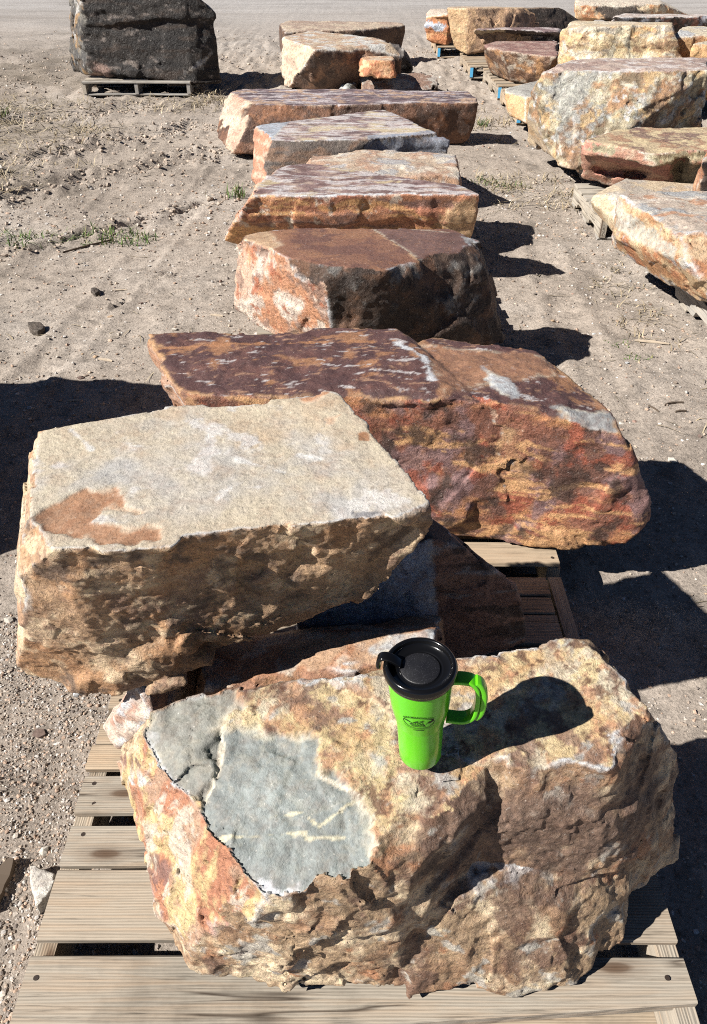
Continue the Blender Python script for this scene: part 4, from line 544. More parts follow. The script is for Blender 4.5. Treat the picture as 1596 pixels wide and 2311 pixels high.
NAIL, _nt, _b = new_mat('rusty nail', .6); _b.inputs['Base Color'].default_value = (.035, .025, .02, 1)
prng = random.Random(5)
def box_mesh(name, lx, ly, lz, seed=0, warp=.003, bev=.003, skew=0.0, taper=0.0):
    """plank: closed bevelled bar along local x, a little bowed and with uneven ends"""
    r = random.Random(seed); bm = bmesh.new(); nseg = 5; rings = []
    for i in range(nseg+1):
        t = i/nseg; x = -lx/2+lx*t; dz = warp*math.sin(t*3.1+r.random()*.3); dy = warp*.6*math.sin(t*2.2+1)
        ring = []
        for (sy, sz, by, bz) in ((-1, -1, 0, 1), (-1, -1, 1, 0), (1, -1, -1, 0), (1, -1, 0, 1), (1, 1, 0, -1), (1, 1, -1, 0), (-1, 1, 1, 0), (-1, 1, 0, -1)):
            y = sy*ly/2+by*bev+(taper*t if sy < 0 else 0); z = sz*lz/2+bz*bev
            ring.append(bm.verts.new((x+skew*y*(1 if i in (0, nseg) else 1)+r.uniform(-.001, .001), y+dy+r.uniform(-.0006, .0006), z+dz+r.uniform(-.0006, .0006))))
        rings.append(ring)
    for a, b in zip(rings[:-1], rings[1:]):
        for i in range(8):
            j = (i+1) % 8; bm.faces.new((a[i], a[j], b[j], b[i]))
    bm.faces.new(rings[0][::-1]); bm.faces.new(rings[-1])
    bmesh.ops.recalc_face_normals(bm, faces=bm.faces[:])
    me = bpy.data.meshes.new(name); bm.to_mesh(me); bm.free(); return me
def stringer_mesh(ly, h, w, notch=True, blue=False):
    """runner along local x with two fork notches cut in its lower edge"""
    prof = [(-ly/2, 0), (-ly/2+.15*ly, 0)]
    if notch:
        for c in (-.22, .22):
            a, b = (c-.10)*ly, (c+.10)*ly
            prof += [(a, 0), (a+.02, .032), (b-.02, .032), (b, 0)]
    prof += [(ly/2, 0), (ly/2, h), (-ly/2, h)]
    bm = bmesh.new()
    f = [bm.verts.new((x, -w/2, z)) for x, z in prof]; g = [bm.verts.new((x, w/2, z)) for x, z in prof]
    n = len(prof)
    fa = bm.faces.new(f); fb = bm.faces.new(g[::-1])
    for i in range(n):
        j = (i+1) % n; q = bm.faces.new((f[i], g[i], g[j], f[j]))
        if blue and i in (n-1,): q.material_index = 1
    bmesh.ops.recalc_face_normals(bm, faces=bm.faces[:])
    bmesh.ops.triangulate(bm, faces=[fa, fb])
    me = bpy.data.meshes.new('stringer'); bm.to_mesh(me); bm.free(); return me
def pallet(label, x0, x1, y0, y1, boards, wood=WOOD, deck=.14, blue=False, seed=0, runners=3, bottoms=3, rz=0., nails=False):
    root = empty('pallet', ((x0+x1)/2, (y0+y1)/2, 0), rz); tag(root, label, 'pallet', 'wooden pallets under the stones')
    cx, cy = (x0+x1)/2, (y0+y1)/2; th = .017; r = random.Random(seed)
    for k, bd in enumerate(boards):
        ya, yb = bd[0], bd[1]; xa = bd[2] if len(bd) > 2 else x0+r.uniform(-.006, .006); xb = bd[3] if len(bd) > 3 else x1+r.uniform(-.006, .006)
        sk = bd[4] if len(bd) > 4 else 0; tk = bd[5] if len(bd) > 5 else th; rot = bd[6] if len(bd) > 6 else r.uniform(-.004, .004)
        o = link('plank', box_mesh('plank', xb-xa, yb-ya, tk, seed*31+k, skew=sk, taper=bd[7] if len(bd) > 7 else 0), wood, root, ((xa+xb)/2-cx, (ya+yb)/2-cy, deck-tk/2+r.uniform(-.0015, .0015)), (0, 0, rot))
        if nails:
            for q in range(3):
                px_ = (x0+.028, cx, x1-.03)[q]
                if px_ < xa or px_ > xb: continue
                for s in (-.27, .27):
                    link('nail', NAIL_ME, None, root, (px_-cx+r.uniform(-.012, .012), (ya+yb)/2-cy+s*(yb-ya), deck+.0015))
    hs = deck-th-.016-.001
    for i in range(runners):
        xs = x0+.02+(x1-x0-.04)*i/(runners-1)
        me = stringer_mesh(y1-y0, hs, .038, True, blue)
        me.materials.append(wood); me.materials.append(BLUE if blue else wood)
        link('stringer', me, None, root, (xs-cx, 0, .016), (0, 0, math.pi/2))
    for i in range(bottoms):
        yb = y0+.05+(y1-y0-.1)*i/(bottoms-1)
        link('bottom_plank', box_mesh('bottom_plank', x1-x0, .09, .015, seed*17+i), wood, root, (0, yb-cy, .0075))
    return root
bm = bmesh.new(); bmesh.ops.create_circle(bm, cap_ends=True, segments=8, radius=.005); NAIL_ME = bpy.data.meshes.new('nail'); bm.to_mesh(NAIL_ME); bm.free(); NAIL_ME.materials.append(NAIL)
pallet('weathered wooden pallet under the multicoloured front stone', -.594, .604, .49, 1.66,
       [(.462, .619, -.592, .604, 0, .030, 0.0, .082), (.645, .779), (.789, .876), (.905, .995), (1.009, 1.072), (1.078, 1.135), (1.18, 1.27, -.59, .55), (1.30, 1.37, -.59, .55), (1.385, 1.49, -.59, .552), (1.497, 1.562, -.59, .55), (1.566, 1.64, -.59, .553)], seed=3, nails=True)
pallet('wooden pallet under the purple-topped slab', -.58, .612, 1.70, 2.86,
       [(1.703, 1.80), (1.83, 1.93), (1.98, 2.08), (2.13, 2.23), (2.28, 2.38), (2.43, 2.53), (2.58, 2.68), (2.75, 2.85)], seed=4, nails=True)
def even(y0, y1, n, w=.09): return [(y0+(y1-y0-w)*i/(n-1), y0+(y1-y0-w)*i/(n-1)+w) for i in range(n)]
pallet('wooden pallet under the oval-topped stone', -.44, .62, 2.95, 4.0, even(2.95, 4.0, 7), seed=21)
pallet('wooden pallet under the orange-fronted stone', -.55, .58, 4.4, 5.1, even(4.4, 5.1, 5), seed=22)
pallet('wooden pallet under the stone with the pointed purple top', -.55, .55, 5.5, 6.3, even(5.5, 6.3, 5), seed=23)
pallet('grey pallet with open front under the dark boulder', -3.07, -1.85, 9.86, 11.0, even(9.85, 11.0, 7), WOOD_OLD, seed=6)
pallet('grey pallet under the angular orange and white stone', 1.735, 2.94, 3.3, 4.45, even(3.3, 4.45, 7), WOOD_OLD, seed=7)
pallet('grey pallet showing two plank ends by the pink-faced stone', 1.56, 2.72, 4.95, 5.72, even(4.95, 5.72, 6, .1), WOOD_OLD, seed=8)
pallet('pallet under the tallest right-hand boulder', 1.78, 2.95, 6.35, 7.5, even(6.35, 7.5, 7), WOOD_OLD, seed=9)
pallet('pallet with blue runner ends under the low tan slab', 1.60, 2.80, 8.35, 9.45, even(8.35, 9.45, 7), WOOD, seed=10, blue=True)
pallet('pallet with notched runner and blue ends beside the rust-streaked stone', 1.60, 2.80, 9.62, 10.85, even(9.62, 10.85, 7), WOOD, seed=11, blue=True)
pallet('pallet with blue runner ends under the dark purple slab', 1.455, 2.65, 11.0, 12.15, even(11.0, 12.15, 7), WOOD, seed=12, blue=True)
pallet('pallet with blue runner end under the leaning orange slab', 1.20, 2.40, 12.75, 13.9, even(12.75, 13.9, 7), WOOD, seed=13, blue=True)

# ------------------------------------------------------------------ travel mug
def lathe(name, prof, seg=64):
    bm = bmesh.new(); rings = []
    for r, z in prof:
        if r < 1e-5: rings.append([bm.verts.new((0, 0, z))])
        else: rings.append([bm.verts.new((r*math.cos(2*math.pi*i/seg), r*math.sin(2*math.pi*i/seg), z)) for i in range(seg)])
    for a, b in zip(rings[:-1], rings[1:]):
        for i in range(seg):
            j = (i+1) % seg
            if len(a) == 1 and len(b) > 1: f = bm.faces.new((a[0], b[j], b[i]))
            elif len(b) == 1 and len(a) > 1: f = bm.faces.new((a[i], a[j], b[0]))
            else: f = bm.faces.new((a[i], a[j], b[j], b[i]))
            f.smooth = True
    bmesh.ops.recalc_face_normals(bm, faces=bm.faces[:])
    me = bpy.data.meshes.new(name); bm.to_mesh(me); bm.free(); return me
def spline(pts, n):
    pts = [Vector(p) for p in pts]; out = []
    P_ = [pts[0]*2-pts[1]]+pts+[pts[-1]*2-pts[-2]]
    for i in range(1, len(P_)-2):
        for k in range(n):
            t = k/n; a, b, c, d = P_[i-1:i+3]
            out.append(.5*((2*b)+(c-a)*t+(2*a-5*b+4*c-d)*t*t+(3*b-a-3*c+d)*t**3))
    out.append(pts[-1]); return out
def sweep(name, path, section, side):
    """section: list of (u along side, v along in-plane normal); path in a plane whose normal is side"""
    bm = bmesh.new(); rings = []; n = len(path)
    for i, p in enumerate(path):
        t = (path[min(i+1, n-1)]-path[max(i-1, 0)]).normalized(); v = side.cross(t).normalized()
        sec = section(i/(n-1)) if callable(section) else section
        rings.append([bm.verts.new(p+side*a+v*b) for a, b in sec])
    m = len(rings[0])
    for a, b in zip(rings[:-1], rings[1:]):
        for i in range(m):
            j = (i+1) % m; f = bm.faces.new((a[i], a[j], b[j], b[i])); f.smooth = True
    bm.faces.new(rings[0]); bm.faces.new(rings[-1][::-1])
    bmesh.ops.recalc_face_normals(bm, faces=bm.faces[:])
    me = bpy.data.meshes.new(name); bm.to_mesh(me); bm.free(); return me
def plastic(name, col, rough, spec=.5, speck=0):
    m, nt, b = new_mat(name, rough, spec); k = NT(nt); b.inputs['Base Color'].default_value = (*col, 1)
    tc = k.n('ShaderNodeTexCoord').outputs['Object']
    n = k.noise(tc, 40, 5, .6); k.l(k.ramp(n.outputs[0], [(.3, rough*.75), (.7, rough*1.3)]).outputs[0], b.inputs['Roughness'])
    if speck:
        f = k.noise(tc, 900, 2); k.l(k.bump(f.outputs[0], .35, .0006), b.inputs['Normal'])
        c = k.mix(k.ramp(f.outputs[0], [(.6, 0.), (.72, 1.)]).outputs[0], col, (.05, .05, .06)); k.l(c, b.inputs['Base Color'])
    else:
        f = k.noise(tc, 25, 3); k.l(k.bump(f.outputs[0], .03, .002), b.inputs['Normal'])
    return m
GREEN = plastic('green plastic', (.105, .49, .012), .17); BLACK = plastic('black plastic', (.004, .004, .0045), .16, .4)
BLACK_T = plastic('textured black plastic', (.008, .008, .010), .45, .5, 1); INK, _n, _b = new_mat('black print', .6); _b.inputs['Base Color'].default_value = (.006, .018, .006, 1)
MUG = (.1025, .712, .628)
mug = empty('travel_mug', MUG); mug.rotation_euler = (math.radians(1.0), math.radians(-3.0), 0)
mug.scale = (1.09, 1.09, 1.04)
tag(mug, 'bright green plastic travel mug with black lid standing on the front stone', 'travel mug')
BODY = [(0, .001), (.0255, .001), (.0285, .0025), (.0297, .006), (.0303, .03), (.0310, .06), (.0316, .078), (.0330, .090), (.0358, .106), (.0382, .120), (.0396, .135), (.0413, .165), (.0424, .188), (.0424, .190), (.0400, .190), (.039, .15), (.03, .06), (.027, .01), (0, .01)]
bodyo = link('body', lathe('body', BODY, 96), GREEN, mug)
LID = [(.0415, .181), (.0432, .1815), (.0440, .1835), (.0446, .1865), (.0446, .1885), (.0462, .1895), (.0472, .1915), (.0473, .1950), (.0464, .1985), (.0447, .2015), (.0425, .2030), (.0408, .2028), (.0396, .2010), (.0388, .1965), (.0378, .1945), (.0300, .1930), (.0285, .1928), (.0278, .1920), (.0268, .1918), (.0262, .1926), (.0, .1932)]
lid = link('lid', lathe('lid', LID, 96), BLACK, mug)
link('lid_plate', lathe('lid_plate', [(.0, .1942), (.0240, .1940), (.0252, .1934), (.0254, .1922)], 64), BLACK_T, lid)
az = math.radians(168)                       # sipping tab on the left
tp = [Vector((math.cos(az)*r, math.sin(az)*r, z)) for r, z in spline([(.026, .199), (.034, .2035), (.0415, .2065), (.0475, .2055), (.0512, .2005), (.0522, .1935), (.0518, .1885)], 5) for r, z in [(r, z)]] if False else None
pth = spline([(math.cos(az)*r, math.sin(az)*r, z) for r, z in ((.0255, .1965), (.033, .2030), (.0415, .2072), (.0482, .2068), (.0525, .2020), (.0535, .1945), (.0530, .1890))], 6)
sd_ = Vector((-math.sin(az), math.cos(az), 0))
def rr_sec(w, t, n=4):
    s = []; r = t*.30
    for cx, cy, a0 in ((w/2-r, t/2-r, 0), (-w/2+r, t/2-r, 90), (-w/2+r, -t/2+r, 180), (w/2-r, -t/2+r, 270)):
        for i in range(n): a = math.radians(a0+90*i/(n-1)); s.append((cx+r*math.cos(a), cy+r*math.sin(a)))
    return s
link('sip_tab', sweep('sip_tab', pth, rr_sec(.0135, .0052), sd_), BLACK, lid)
ah = math.radians(-6)                        # handle on the right
hp = lambda pts: [Vector((math.cos(ah)*r, math.sin(ah)*r, z)) for r, z in pts]
side = Vector((-math.sin(ah), math.cos(ah), 0))
inner = spline(hp([(.0405, .1760), (.052, .1768), (.0640, .1745), (.0712, .1660), (.0738, .150), (.0735, .125), (.0705, .105), (.0635, .0950), (.0520, .0915), (.0345, .0935)]), 5)
link('handle', sweep('handle', inner, rr_sec(.0200, .0062), side), GREEN, mug)
grip = spline(hp([(.0700, .1745), (.0768, .1680), (.0815, .150), (.0812, .125), (.0785, .108), (.0735, .0985)]), 6)
link('grip', sweep('grip', grip, lambda t: rr_sec(.0165, .0062+.0030*math.sin(math.pi*t)), side), GREEN, bpy.data.objects['handle'])
# printing, wrapped on the body
def body_r(z):
    for (r0, z0), (r1, z1) in zip(BODY[2:12], BODY[3:13]):
        if z0 <= z <= z1: return r0+(r1-r0)*(z-z0)/max(z1-z0, 1e-9)
    return BODY[12][0]
TH0 = math.radians(-97)
def wrap(v, off=.00035):
    u, w = v[0]*1.22, v[1]*1.22; z = .1285+w; r = body_r(z)+off; a = TH0+u/.040
    return (r*math.cos(a), r*math.sin(a), z)
class Ink:
    def __init__(s): s.bm = bmesh.new()
    def poly(s, pts):
        pts2 = []
        n = len(pts)
        f = [s.bm.verts.new(wrap(p)) for p in pts]
        try: s.bm.faces.new(f)
        except Exception: pass
    def strip(s, pts, w, closed=False):
        n = len(pts); L_ = []; R_ = []
        for i, p in enumerate(pts):
            a = pts[(i-1) % n] if (closed or i > 0) else p; b = pts[(i+1) % n] if (closed or i < n-1) else p
            t = Vector((b[0]-a[0], b[1]-a[1])).normalized() if (b[0]-a[0], b[1]-a[1]) != (0, 0) else Vector((1, 0))
            nn = Vector((-t.y, t.x))*w/2
            L_.append(s.bm.verts.new(wrap((p[0]+nn.x, p[1]+nn.y)))); R_.append(s.bm.verts.new(wrap((p[0]-nn.x, p[1]-nn.y))))
        for i in range(n if closed else n-1):
            j = (i+1) % n; s.bm.faces.new((L_[i], R_[i], R_[j], L_[j]))
    def build(s, name, parent):
        me = bpy.data.meshes.new(name); s.bm.to_mesh(me); s.bm.free(); return link(name, me, INK, parent)
def line(a, b, n=8): return [(a[0]+(b[0]-a[0])*i/n, a[1]+(b[1]-a[1])*i/n) for i in range(n+1)]
ELL = (.0172, .0102)
ik = Ink()
ik.strip([(ELL[0]*math.cos(t), ELL[1]*math.sin(t)) for t in [2*math.pi*i/72 for i in range(72)]], .0008, True)
for pl in ([(-.0165, .0022), (-.0125, .0035), (-.0062, -.0010)], [(.0078, -.0022), (.0112, .0030), (.0128, .0026), (.0168, .0052)]): 
    for a, b in zip(pl[:-1], pl[1:]): ik.strip(line(a, b), .0007)
ik.poly([(-.0165, .0022), (-.0142, .0028), (-.0125, .0035), (-.0095, .0014), (-.0070, -.0006), (-.0098, .0004), (-.0120, .0012), (-.0145, .0016)])
ik.poly([(.0095, .0000), (.0112, .0028), (.0130, .0024), (.0150, .0035), (.0166, .0048), (.0164, .0020), (.0140, .0006), (.0120, -.0008)])
tri = [(-.0100, -.0038), (-.0028, .0040), (.0068, -.0040)]
for a, b in ((tri[0], tri[1]), (tri[1], tri[2]), (tri[2], tri[0])): ik.strip(line(a, b), .0009)
ik.poly([(-.0046, .0018), (-.0028, .0040), (-.0001, .0018)])
for r_ in range(3):
    z0 = -.0030+.0017*r_; xa = -.0100+(z0+.0038)*.0072/.0078; xb = .0068-(z0+.0040)*.0096/.0080
    ik.strip(line((xa, z0+.0008), (xb, z0+.0008)), .0004)
    nb = 5-r_
    for q in range(1, nb): 
        xx = xa+(xb-xa)*(q+(.25 if r_ % 2 else 0))/nb; ik.strip(line((xx, z0-.0008), (xx, z0+.0008), 2), .0005)
# small broken-rock mark on the pyramid's right shoulder
ik.strip([(.0002+.0022*math.cos(t), .0042+.0016*math.sin(t)) for t in [2*math.pi*i/20 for i in range(20)]], .0005, True)
for pl in ([(.0024, .0040), (.0036, .0058), (.0052, .0064), (.0046, .0040), (.0034, .0026), (.0046, .0002), (.0058, -.0020)], [(.0036, .0058), (.0040, .0036)], [(.0014, .0022), (.0034, .0026)]):
    for a, b in zip(pl[:-1], pl[1:]): ik.strip(line(a, b, 3), .0006)
ik.build('logo', bodyo)
def text_polys(txt):
    cu = bpy.data.curves.new('t', 'FONT'); cu.body = txt; cu.size = 1; cu.resolution_u = 2; cu.offset = .018
    o = bpy.data.objects.new('t', cu); C.objects.link(o)
    dg = bpy.context.evaluated_depsgraph_get(); dg.update(); ev = o.evaluated_get(dg); me = ev.to_mesh()
    V = [(v.co.x, v.co.y) for v in me.vertices]; Fc = [tuple(p.vertices) for p in me.polygons]
    ev.to_mesh_clear(); bpy.data.objects.remove(o); bpy.data.curves.remove(cu)
    return V, Fc
def letter(txt, fn, name='lettering'):
    V, Fc = text_polys(txt); xs = [v[0] for v in V]; x0, x1 = min(xs), max(xs)
    bm = bmesh.new(); vs = [bm.verts.new(wrap(fn((v[0]-x0)/(x1-x0), v[1]))) for v in V]
    for f in Fc:
        try: bm.faces.new([vs[i] for i in f])
        except Exception: pass
    me = bpy.data.meshes.new(name); bm.to_mesh(me); bm.free(); link(name, me, INK, bodyo)
def arc(u0, u1, a, b, size, flip=1):
    def fn(t, h):
        th = math.radians(u0+(u1-u0)*t); r = 1
        px, pz = a*math.cos(th), b*math.sin(th); nx_, nz_ = math.cos(th)/a, math.sin(th)/b; L_ = math.hypot(nx_, nz_)
        return (px+flip*nx_/L_*h*size, pz+flip*nz_/L_*h*size)
    return fn
letter('BLOCK MOUNTAIN STONE', arc(152, 28, ELL[0]+.0010, ELL[1]+.0008, .0030))
letter('MONTANA', lambda t, h: (-.0078+.0156*t, -.0072+h*.0030+.0004*abs(t-.5)))
letter('WWW.BLOCKMOUNTAINSTONE.COM', lambda t, h: (-.0172+.0344*t, -.0128+.0042*(2*t-1)**2*.9+h*.0017))
letter('406-000-0000'[:0] or 'MONTANA', lambda t, h: (-.0, -.5)) if False else None
ik = Ink(); ik.strip(line((-.0062, -.0150), (.0062, -.0150), 10), .0013); ik.build('lettering', bodyo)   # blurred last line

# ------------------------------------------------------------------ gravel, clods, grass, splinters
ico_bm = bmesh.new(); bmesh.ops.create_icosphere(ico_bm, subdivisions=1, radius=1); ico_bm.verts.ensure_lookup_table()
ICO_V = np.array([v.co[:] for v in ico_bm.verts], np.float32); ICO_F = np.array([[v.index for v in f.verts] for f in ico_bm.faces], np.int32); ico_bm.free()
def scatter(name, pts, sizes, cols, label, mat, flat=.65, seed=1, cat='gravel'):
    r = np.random.RandomState(seed); n = len(pts); nv = len(ICO_V)
    jit = 1+r.uniform(-.38, .38, (n, nv, 1)).astype(np.float32)
    a = r.uniform(0, 6.283, n); ca, sa = np.cos(a), np.sin(a)
    st = r.uniform(.6, 1.3, (n, 3)).astype(np.float32); st[:, 2] *= flat
    v = ICO_V[None]*jit*st[:, None, :]*sizes[:, None, None]
    x = v[:, :, 0]*ca[:, None]-v[:, :, 1]*sa[:, None]; y = v[:, :, 0]*sa[:, None]+v[:, :, 1]*ca[:, None]
    V = np.stack([x+pts[:, 0:1], y+pts[:, 1:2], v[:, :, 2]+pts[:, 2:3]+sizes[:, None]*flat*.35], 2).reshape(-1, 3)
    Fc = (ICO_F[None]+(np.arange(n)*nv)[:, None, None]).reshape(-1, 3)
    me = np_mesh(name, V, Fc.ravel(), np.full(len(Fc), 3), False); set_col(me, np.repeat(cols, nv, 0))
    o = link(name, me, mat); tag(o, label, cat, kind='stuff'); return o
def attr_mat(name, rough=.9, scale=120):
    m, nt, b = new_mat(name, rough, .2); k = NT(nt); at = k.n('ShaderNodeAttribute', attribute_name='Col')
    pos = k.n('ShaderNodeNewGeometry').outputs['Position']; n = k.noise(pos, scale, 4, .7)
    k.l(k.mix(1, at.outputs['Color'], k.ramp(n.outputs[0], [(.3, .65), (.5, 1.), (.7, 1.25)]).outputs[0], 'MULTIPLY'), b.inputs['Base Color'])
    return m
PEB = attr_mat('pebble')
rs = np.random.RandomState(12)
def ground_pts(n, x0, x1, y0, y1, power=1.0):
    t = rs.uniform(0, 1, n)**power; y = y0+(y1-y0)*t; hw = .62*(y*.79+1.02)+.1
    x = rs.uniform(-1, 1, n)*hw; k = (x > x0) & (x < x1); x, y = x[k], y[k]
    p = np.stack([x, y, np.zeros(len(x))], 1).astype(np.float32); p[:, 2] = ground_h(p); return p
def peb_cols(n, r=rs):
    base = 1.15*np.array([(.36, .29, .23), (.42, .37, .32), (.26, .21, .17), (.46, .43, .40), (.20, .17, .15), (.40, .29, .22)], np.float32)
    return base[r.randint(0, len(base), n)]*r.uniform(.7, 1.15, (n, 1)).astype(np.float32)
# coarse gravel beside the front pallet
pa = np.stack([rs.uniform(-1.15, -.55, 20000), .35+1.3*rs.uniform(0, 1, 20000), np.zeros(20000)], 1).astype(np.float32); pa[:, 2] = ground_h(pa)
pb = ground_pts(30000, -9, 9, .3, 6.5, 1.3); pc = ground_pts(12000, -12, 12, 5, 16, 1.2)
sa_ = .0014+.0034*rs.uniform(0, 1, len(pa))**2.5; sb_ = .002+.006*rs.uniform(0, 1, len(pb))**4*(.6+pb[:, 1]/5); sc_ = .004+.014*rs.uniform(0, 1, len(pc))**5
pp = np.concatenate([pa, pb, pc]); ss = np.concatenate([sa_, sb_, sc_]).astype(np.float32)
scatter('gravel', pp, ss, peb_cols(len(pp)), 'loose tan gravel scattered over the dirt', PEB)
# churned clods along the ruts
cl = []
for (ax, ay, bx, by, w, n) in ((-3.6, 4.9, -1.0, 7.4, .22, 2600), (-3.9, 5.9, -1.4, 8.4, .35, 2600), (-4.5, 7.5, -2.2, 9.4, .35, 1800), (-2.2, 4.6, -.9, 5.9, .08, 500), (-4.2, 4.3, -2.4, 5.4, .3, 1400), (-9, 12.0, 9, 13.5, 1.4, 5000), (-9, 10.4, -3.6, 10.8, .8, 2500)):
    t = rs.uniform(0, 1, n); d = rs.normal(0, w*.55, n); e = np.array([bx-ax, by-ay]); e = e/np.hypot(*e)
    cl.append(np.stack([ax+(bx-ax)*t-e[1]*d, ay+(by-ay)*t+e[0]*d, np.zeros(n)], 1))
cl = np.concatenate(cl).astype(np.float32); cl[:, 2] = ground_h(cl)
cs = (.003+.016*rs.uniform(0, 1, len(cl))**4).astype(np.float32)
scatter('dirt_clods', cl, cs, np.array([(.40, .33, .27)], np.float32)*rs.uniform(.75, 1.15, (len(cl), 1)).astype(np.float32), 'crumbled dirt clods thrown up along the wheel ruts', PEB, .8, 3, 'dirt')
_k = []
for cx_, cy_, rx_, ry_, n_ in ((.0, 3.1, 1.1, .5, 90), (-.1, 4.4, 1.0, .5, 70), (.9, 2.4, .5, .8, 60), (-.9, 1.6, .4, .5, 60), (1.6, 4.6, .5, 1.2, 90), (.2, 6.5, 1.3, 1.0, 110), (-1.6, 3.6, 1.0, 1.0, 60), (.2, 9.6, 1.6, .6, 70), (1.2, 8.5, .4, 2.0, 60)):
    for _ in range(n_): _k.append((cx_+rs.normal(0, rx_*.6), cy_+rs.normal(0, ry_*.6), 0))
_k = np.array(_k, np.float32); _k[:, 2] = ground_h(_k)
_kc = np.array([(.42, .30, .20), (.30, .20, .16), (.40, .40, .40), (.50, .46, .40), (.18, .13, .11)], np.float32)[rs.randint(0, 5, len(_k))]*rs.uniform(.7, 1.1, (len(_k), 1)).astype(np.float32)
scatter('rock_chips', _k, (.004+.016*rs.uniform(0, 1, len(_k))**3).astype(np.float32), _kc, 'small broken rock chips lying around the stones', PEB, .45, 8, 'rock chips')
def blades(name, spots, label, cols, mat, seed, cat):
    """spots: (x, y, radius, count, length, lean)"""
    r = np.random.RandomState(seed); V = []; Fc = []; K = []; b0 = 0
    for (x, y, rad, n, ln, lean) in spots:
        zs = float(ground_h(np.array([[x, y, 0]], np.float32))[0])
        for _ in range(n):
            a = r.uniform(0, 6.28); d = rad*math.sqrt(r.uniform()); px, py = x+d*math.cos(a)*1.3, y+d*math.sin(a)
            h = ln*r.uniform(.4, 1.2); la = r.uniform(0, 6.28); lz = lean*r.uniform(.3, 1.3); w = .0026*(.7+y*.11)
            dx, dy = math.cos(la), math.sin(la); z0 = zs-.004
            wx, wy = -dy*w, dx*w; base = len(V)
            for t, ww in ((0, 1), (.5, .8), (1, .12)):
                bend = lz*t**1.6; q = (px+dx*h*bend, py+dy*h*bend, z0+h*t*max(.12, 1-.55*lz*t))
                V += [(q[0]-wx*ww, q[1]-wy*ww, q[2]), (q[0]+wx*ww, q[1]+wy*ww, q[2])]
            Fc += [(base, base+1, base+3, base+2), (base+2, base+3, base+5, base+4)]
            c = np.array(cols[r.randint(len(cols))])*r.uniform(.7, 1.2); K += [c]*6
    Fc = np.array(Fc, np.int32); me = np_mesh(name, np.array(V), Fc.ravel(), np.full(len(Fc), 4), False); set_col(me, np.array(K))
    o = link(name, me, mat); tag(o, label, cat, kind='stuff'); return o
GRASS = attr_mat('grass blades', .7, 30)
DRY = [(.36, .29, .19), (.44, .37, .26), (.26, .21, .14), (.20, .17, .12)]; GRN = [(.085, .15, .035), (.12, .18, .05), (.06, .11, .03), (.2, .19, .09)]
_ds = []
for _ in range(95):
    x, y = rs.uniform(-5.0, -2.3), rs.uniform(5.4, 9.6)
    _ds.append((x, y, .22, 22, .17, 2.6))
for _ in range(40): _ds.append((rs.uniform(-4.2, -1.4), rs.uniform(9.0, 9.9), .2, 10, .12, 1.8))
for _ in range(26): _ds.append((rs.uniform(1.0, 1.7), rs.uniform(5.6, 6.5), .12, 14, .12, 1.5))
for _ in range(16): _ds.append((rs.uniform(1.35, 1.6), rs.uniform(3.4, 4.6), .06, 10, .06, 1.5))
for _ in range(14): _ds.append((rs.uniform(1.2, 1.6), rs.uniform(7.5, 9.0), .1, 10, .1, 1.4))
for _ in range(20): _ds.append((rs.uniform(-1.8, -.9), rs.uniform(9.4, 10.0), .1, 10, .12, 1.2))
for _ in range(700):
    y = rs.uniform(1.5, 9)
    _ds.append((rs.uniform(-1, 1)*(.5*y+.6), y, .05, 1, .05, 3.2))
blades('dry_grass', _ds, 'flattened straw-coloured dry grass', DRY, GRASS, 4, 'dry grass')
blades('green_grass', [(-1.75, 5.05, .16, 160, .10, .9), (-1.45, 5.0, .15, 130, .09, .9), (-2.25, 5.0, .14, 70, .08, 1.), (-2.0, 4.9, .15, 50, .07, 1.), (-.86, 5.95, .07, 50, .12, .6), (1.27, 8.35, .05, 40, .10, .7), (1.0, 6.35, .10, 50, .06, .9), (1.2, 6.2, .10, 40, .06, .9), (-3.6, 8.6, .12, 60, .12, .8), (1.27, 3.45, .05, 25, .03, 1.2), (1.33, 3.32, .06, 25, .03, 1.2)], 'short green grass tufts', GRN, GRASS, 6, 'grass')
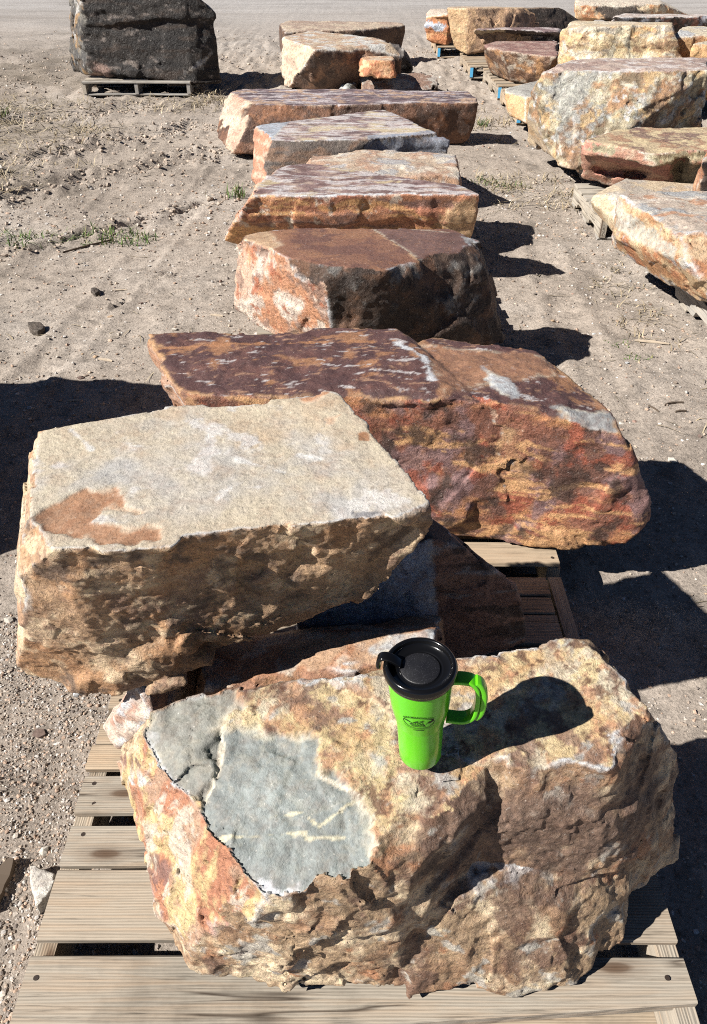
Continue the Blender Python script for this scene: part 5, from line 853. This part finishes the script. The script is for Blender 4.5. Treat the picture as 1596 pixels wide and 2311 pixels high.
# twigs and splinters lying on the dirt
PALE, _nt, _b = new_mat('pale splinter', .8); _b.inputs['Base Color'].default_value = (.46, .38, .29, 1)
DARKW, _nt, _b = new_mat('dark twig', .85); _b.inputs['Base Color'].default_value = (.10, .075, .055, 1)
def sliver(name, x, y, ln, wd_, rz, label, mat, cat, th=.006, bend=.1):
    bm = bmesh.new(); n = 6; rings = []; r = random.Random(int((x+9)*1000+y*77))
    for i in range(n+1):
        t = i/n; w = wd_*(.35+.65*math.sin(math.pi*min(1, .15+.8*t)))*r.uniform(.8, 1.1); o_ = bend*ln*math.sin(math.pi*t)*.5
        rings.append([bm.verts.new((ln*(t-.5), o_+s*w/2, z)) for s, z in ((-1, 0), (1, 0), (1, th*r.uniform(.7, 1)), (-1, th*r.uniform(.7, 1)))])
    for a, b in zip(rings[:-1], rings[1:]):
        for i in range(4): j = (i+1) % 4; bm.faces.new((a[i], a[j], b[j], b[i]))
    bm.faces.new(rings[0][::-1]); bm.faces.new(rings[-1]); bmesh.ops.recalc_face_normals(bm, faces=bm.faces[:])
    me = bpy.data.meshes.new(name); bm.to_mesh(me); bm.free()
    z = float(ground_h(np.array([[x, y, 0]], np.float32))[0])
    o = link(name, me, mat, None, (x, y, z+.002), (0, 0, rz)); tag(o, label, cat, 'splinters and twigs on the dirt'); return o
sliver('wood_splinter', -1.17, 3.319, 0.075, 0.014, -0.35, 'pale wood splinter on open dirt left of the purple-topped slab', PALE, 'splinter', 0.006, 0.1)
sliver('wood_splinter', -1.408, 3.073, 0.08, 0.012, -0.8, 'wood splinter lying in the broad shadow at the left', PALE, 'splinter', 0.006, 0.1)
sliver('wood_splinter', 1.446, 3.466, 0.16, 0.02, -0.25, 'long pale splinter on sunlit dirt right of the oval-topped stone', PALE, 'splinter', 0.006, 0.05)
sliver('twig', 1.359, 2.869, 0.09, 0.008, 0.25, 'short thick dark twig by the right border above the big shadow', DARKW, 'twig', 0.01, 0.2)
sliver('twig', 1.266, 2.844, 0.06, 0.005, -1.1, 'thin dark twig upright in the photo beside the shadow edge', DARKW, 'twig', 0.006, 0.15)
sliver('twig', 1.367, 2.807, 0.05, 0.008, 0.2, 'stubby dark twig nearest the right border', DARKW, 'twig', 0.008, 0.2)
sliver('twig', -1.668, 4.873, 0.35, 0.01, 0.75, 'long dark stick pressed into the left wheel track', DARKW, 'twig', 0.012, 0.05)
sliver('wood_splinter', -1.3, 4.151, 0.08, 0.01, 0.1, 'short pale splinter below the long dark stick', PALE, 'splinter', 0.006, 0.1)
sliver('wood_splinter', -1.196, 2.918, 0.06, 0.01, 0.0, 'thin splinter near the middle of the broad left shadow', PALE, 'splinter', 0.005, 0.1)
sliver('wood_splinter', -0.709, 3.794, 0.07, 0.016, -0.3, 'pale splinter beside the lower left corner of the oval-topped stone', PALE, 'splinter', 0.006, 0.1)
sliver('wood_scrap', -0.757, 0.818, 0.11, 0.035, 1.45, 'grey wood scrap on the gravel cut off by the left border', DARKW, 'wood scrap', 0.02, 0.03)
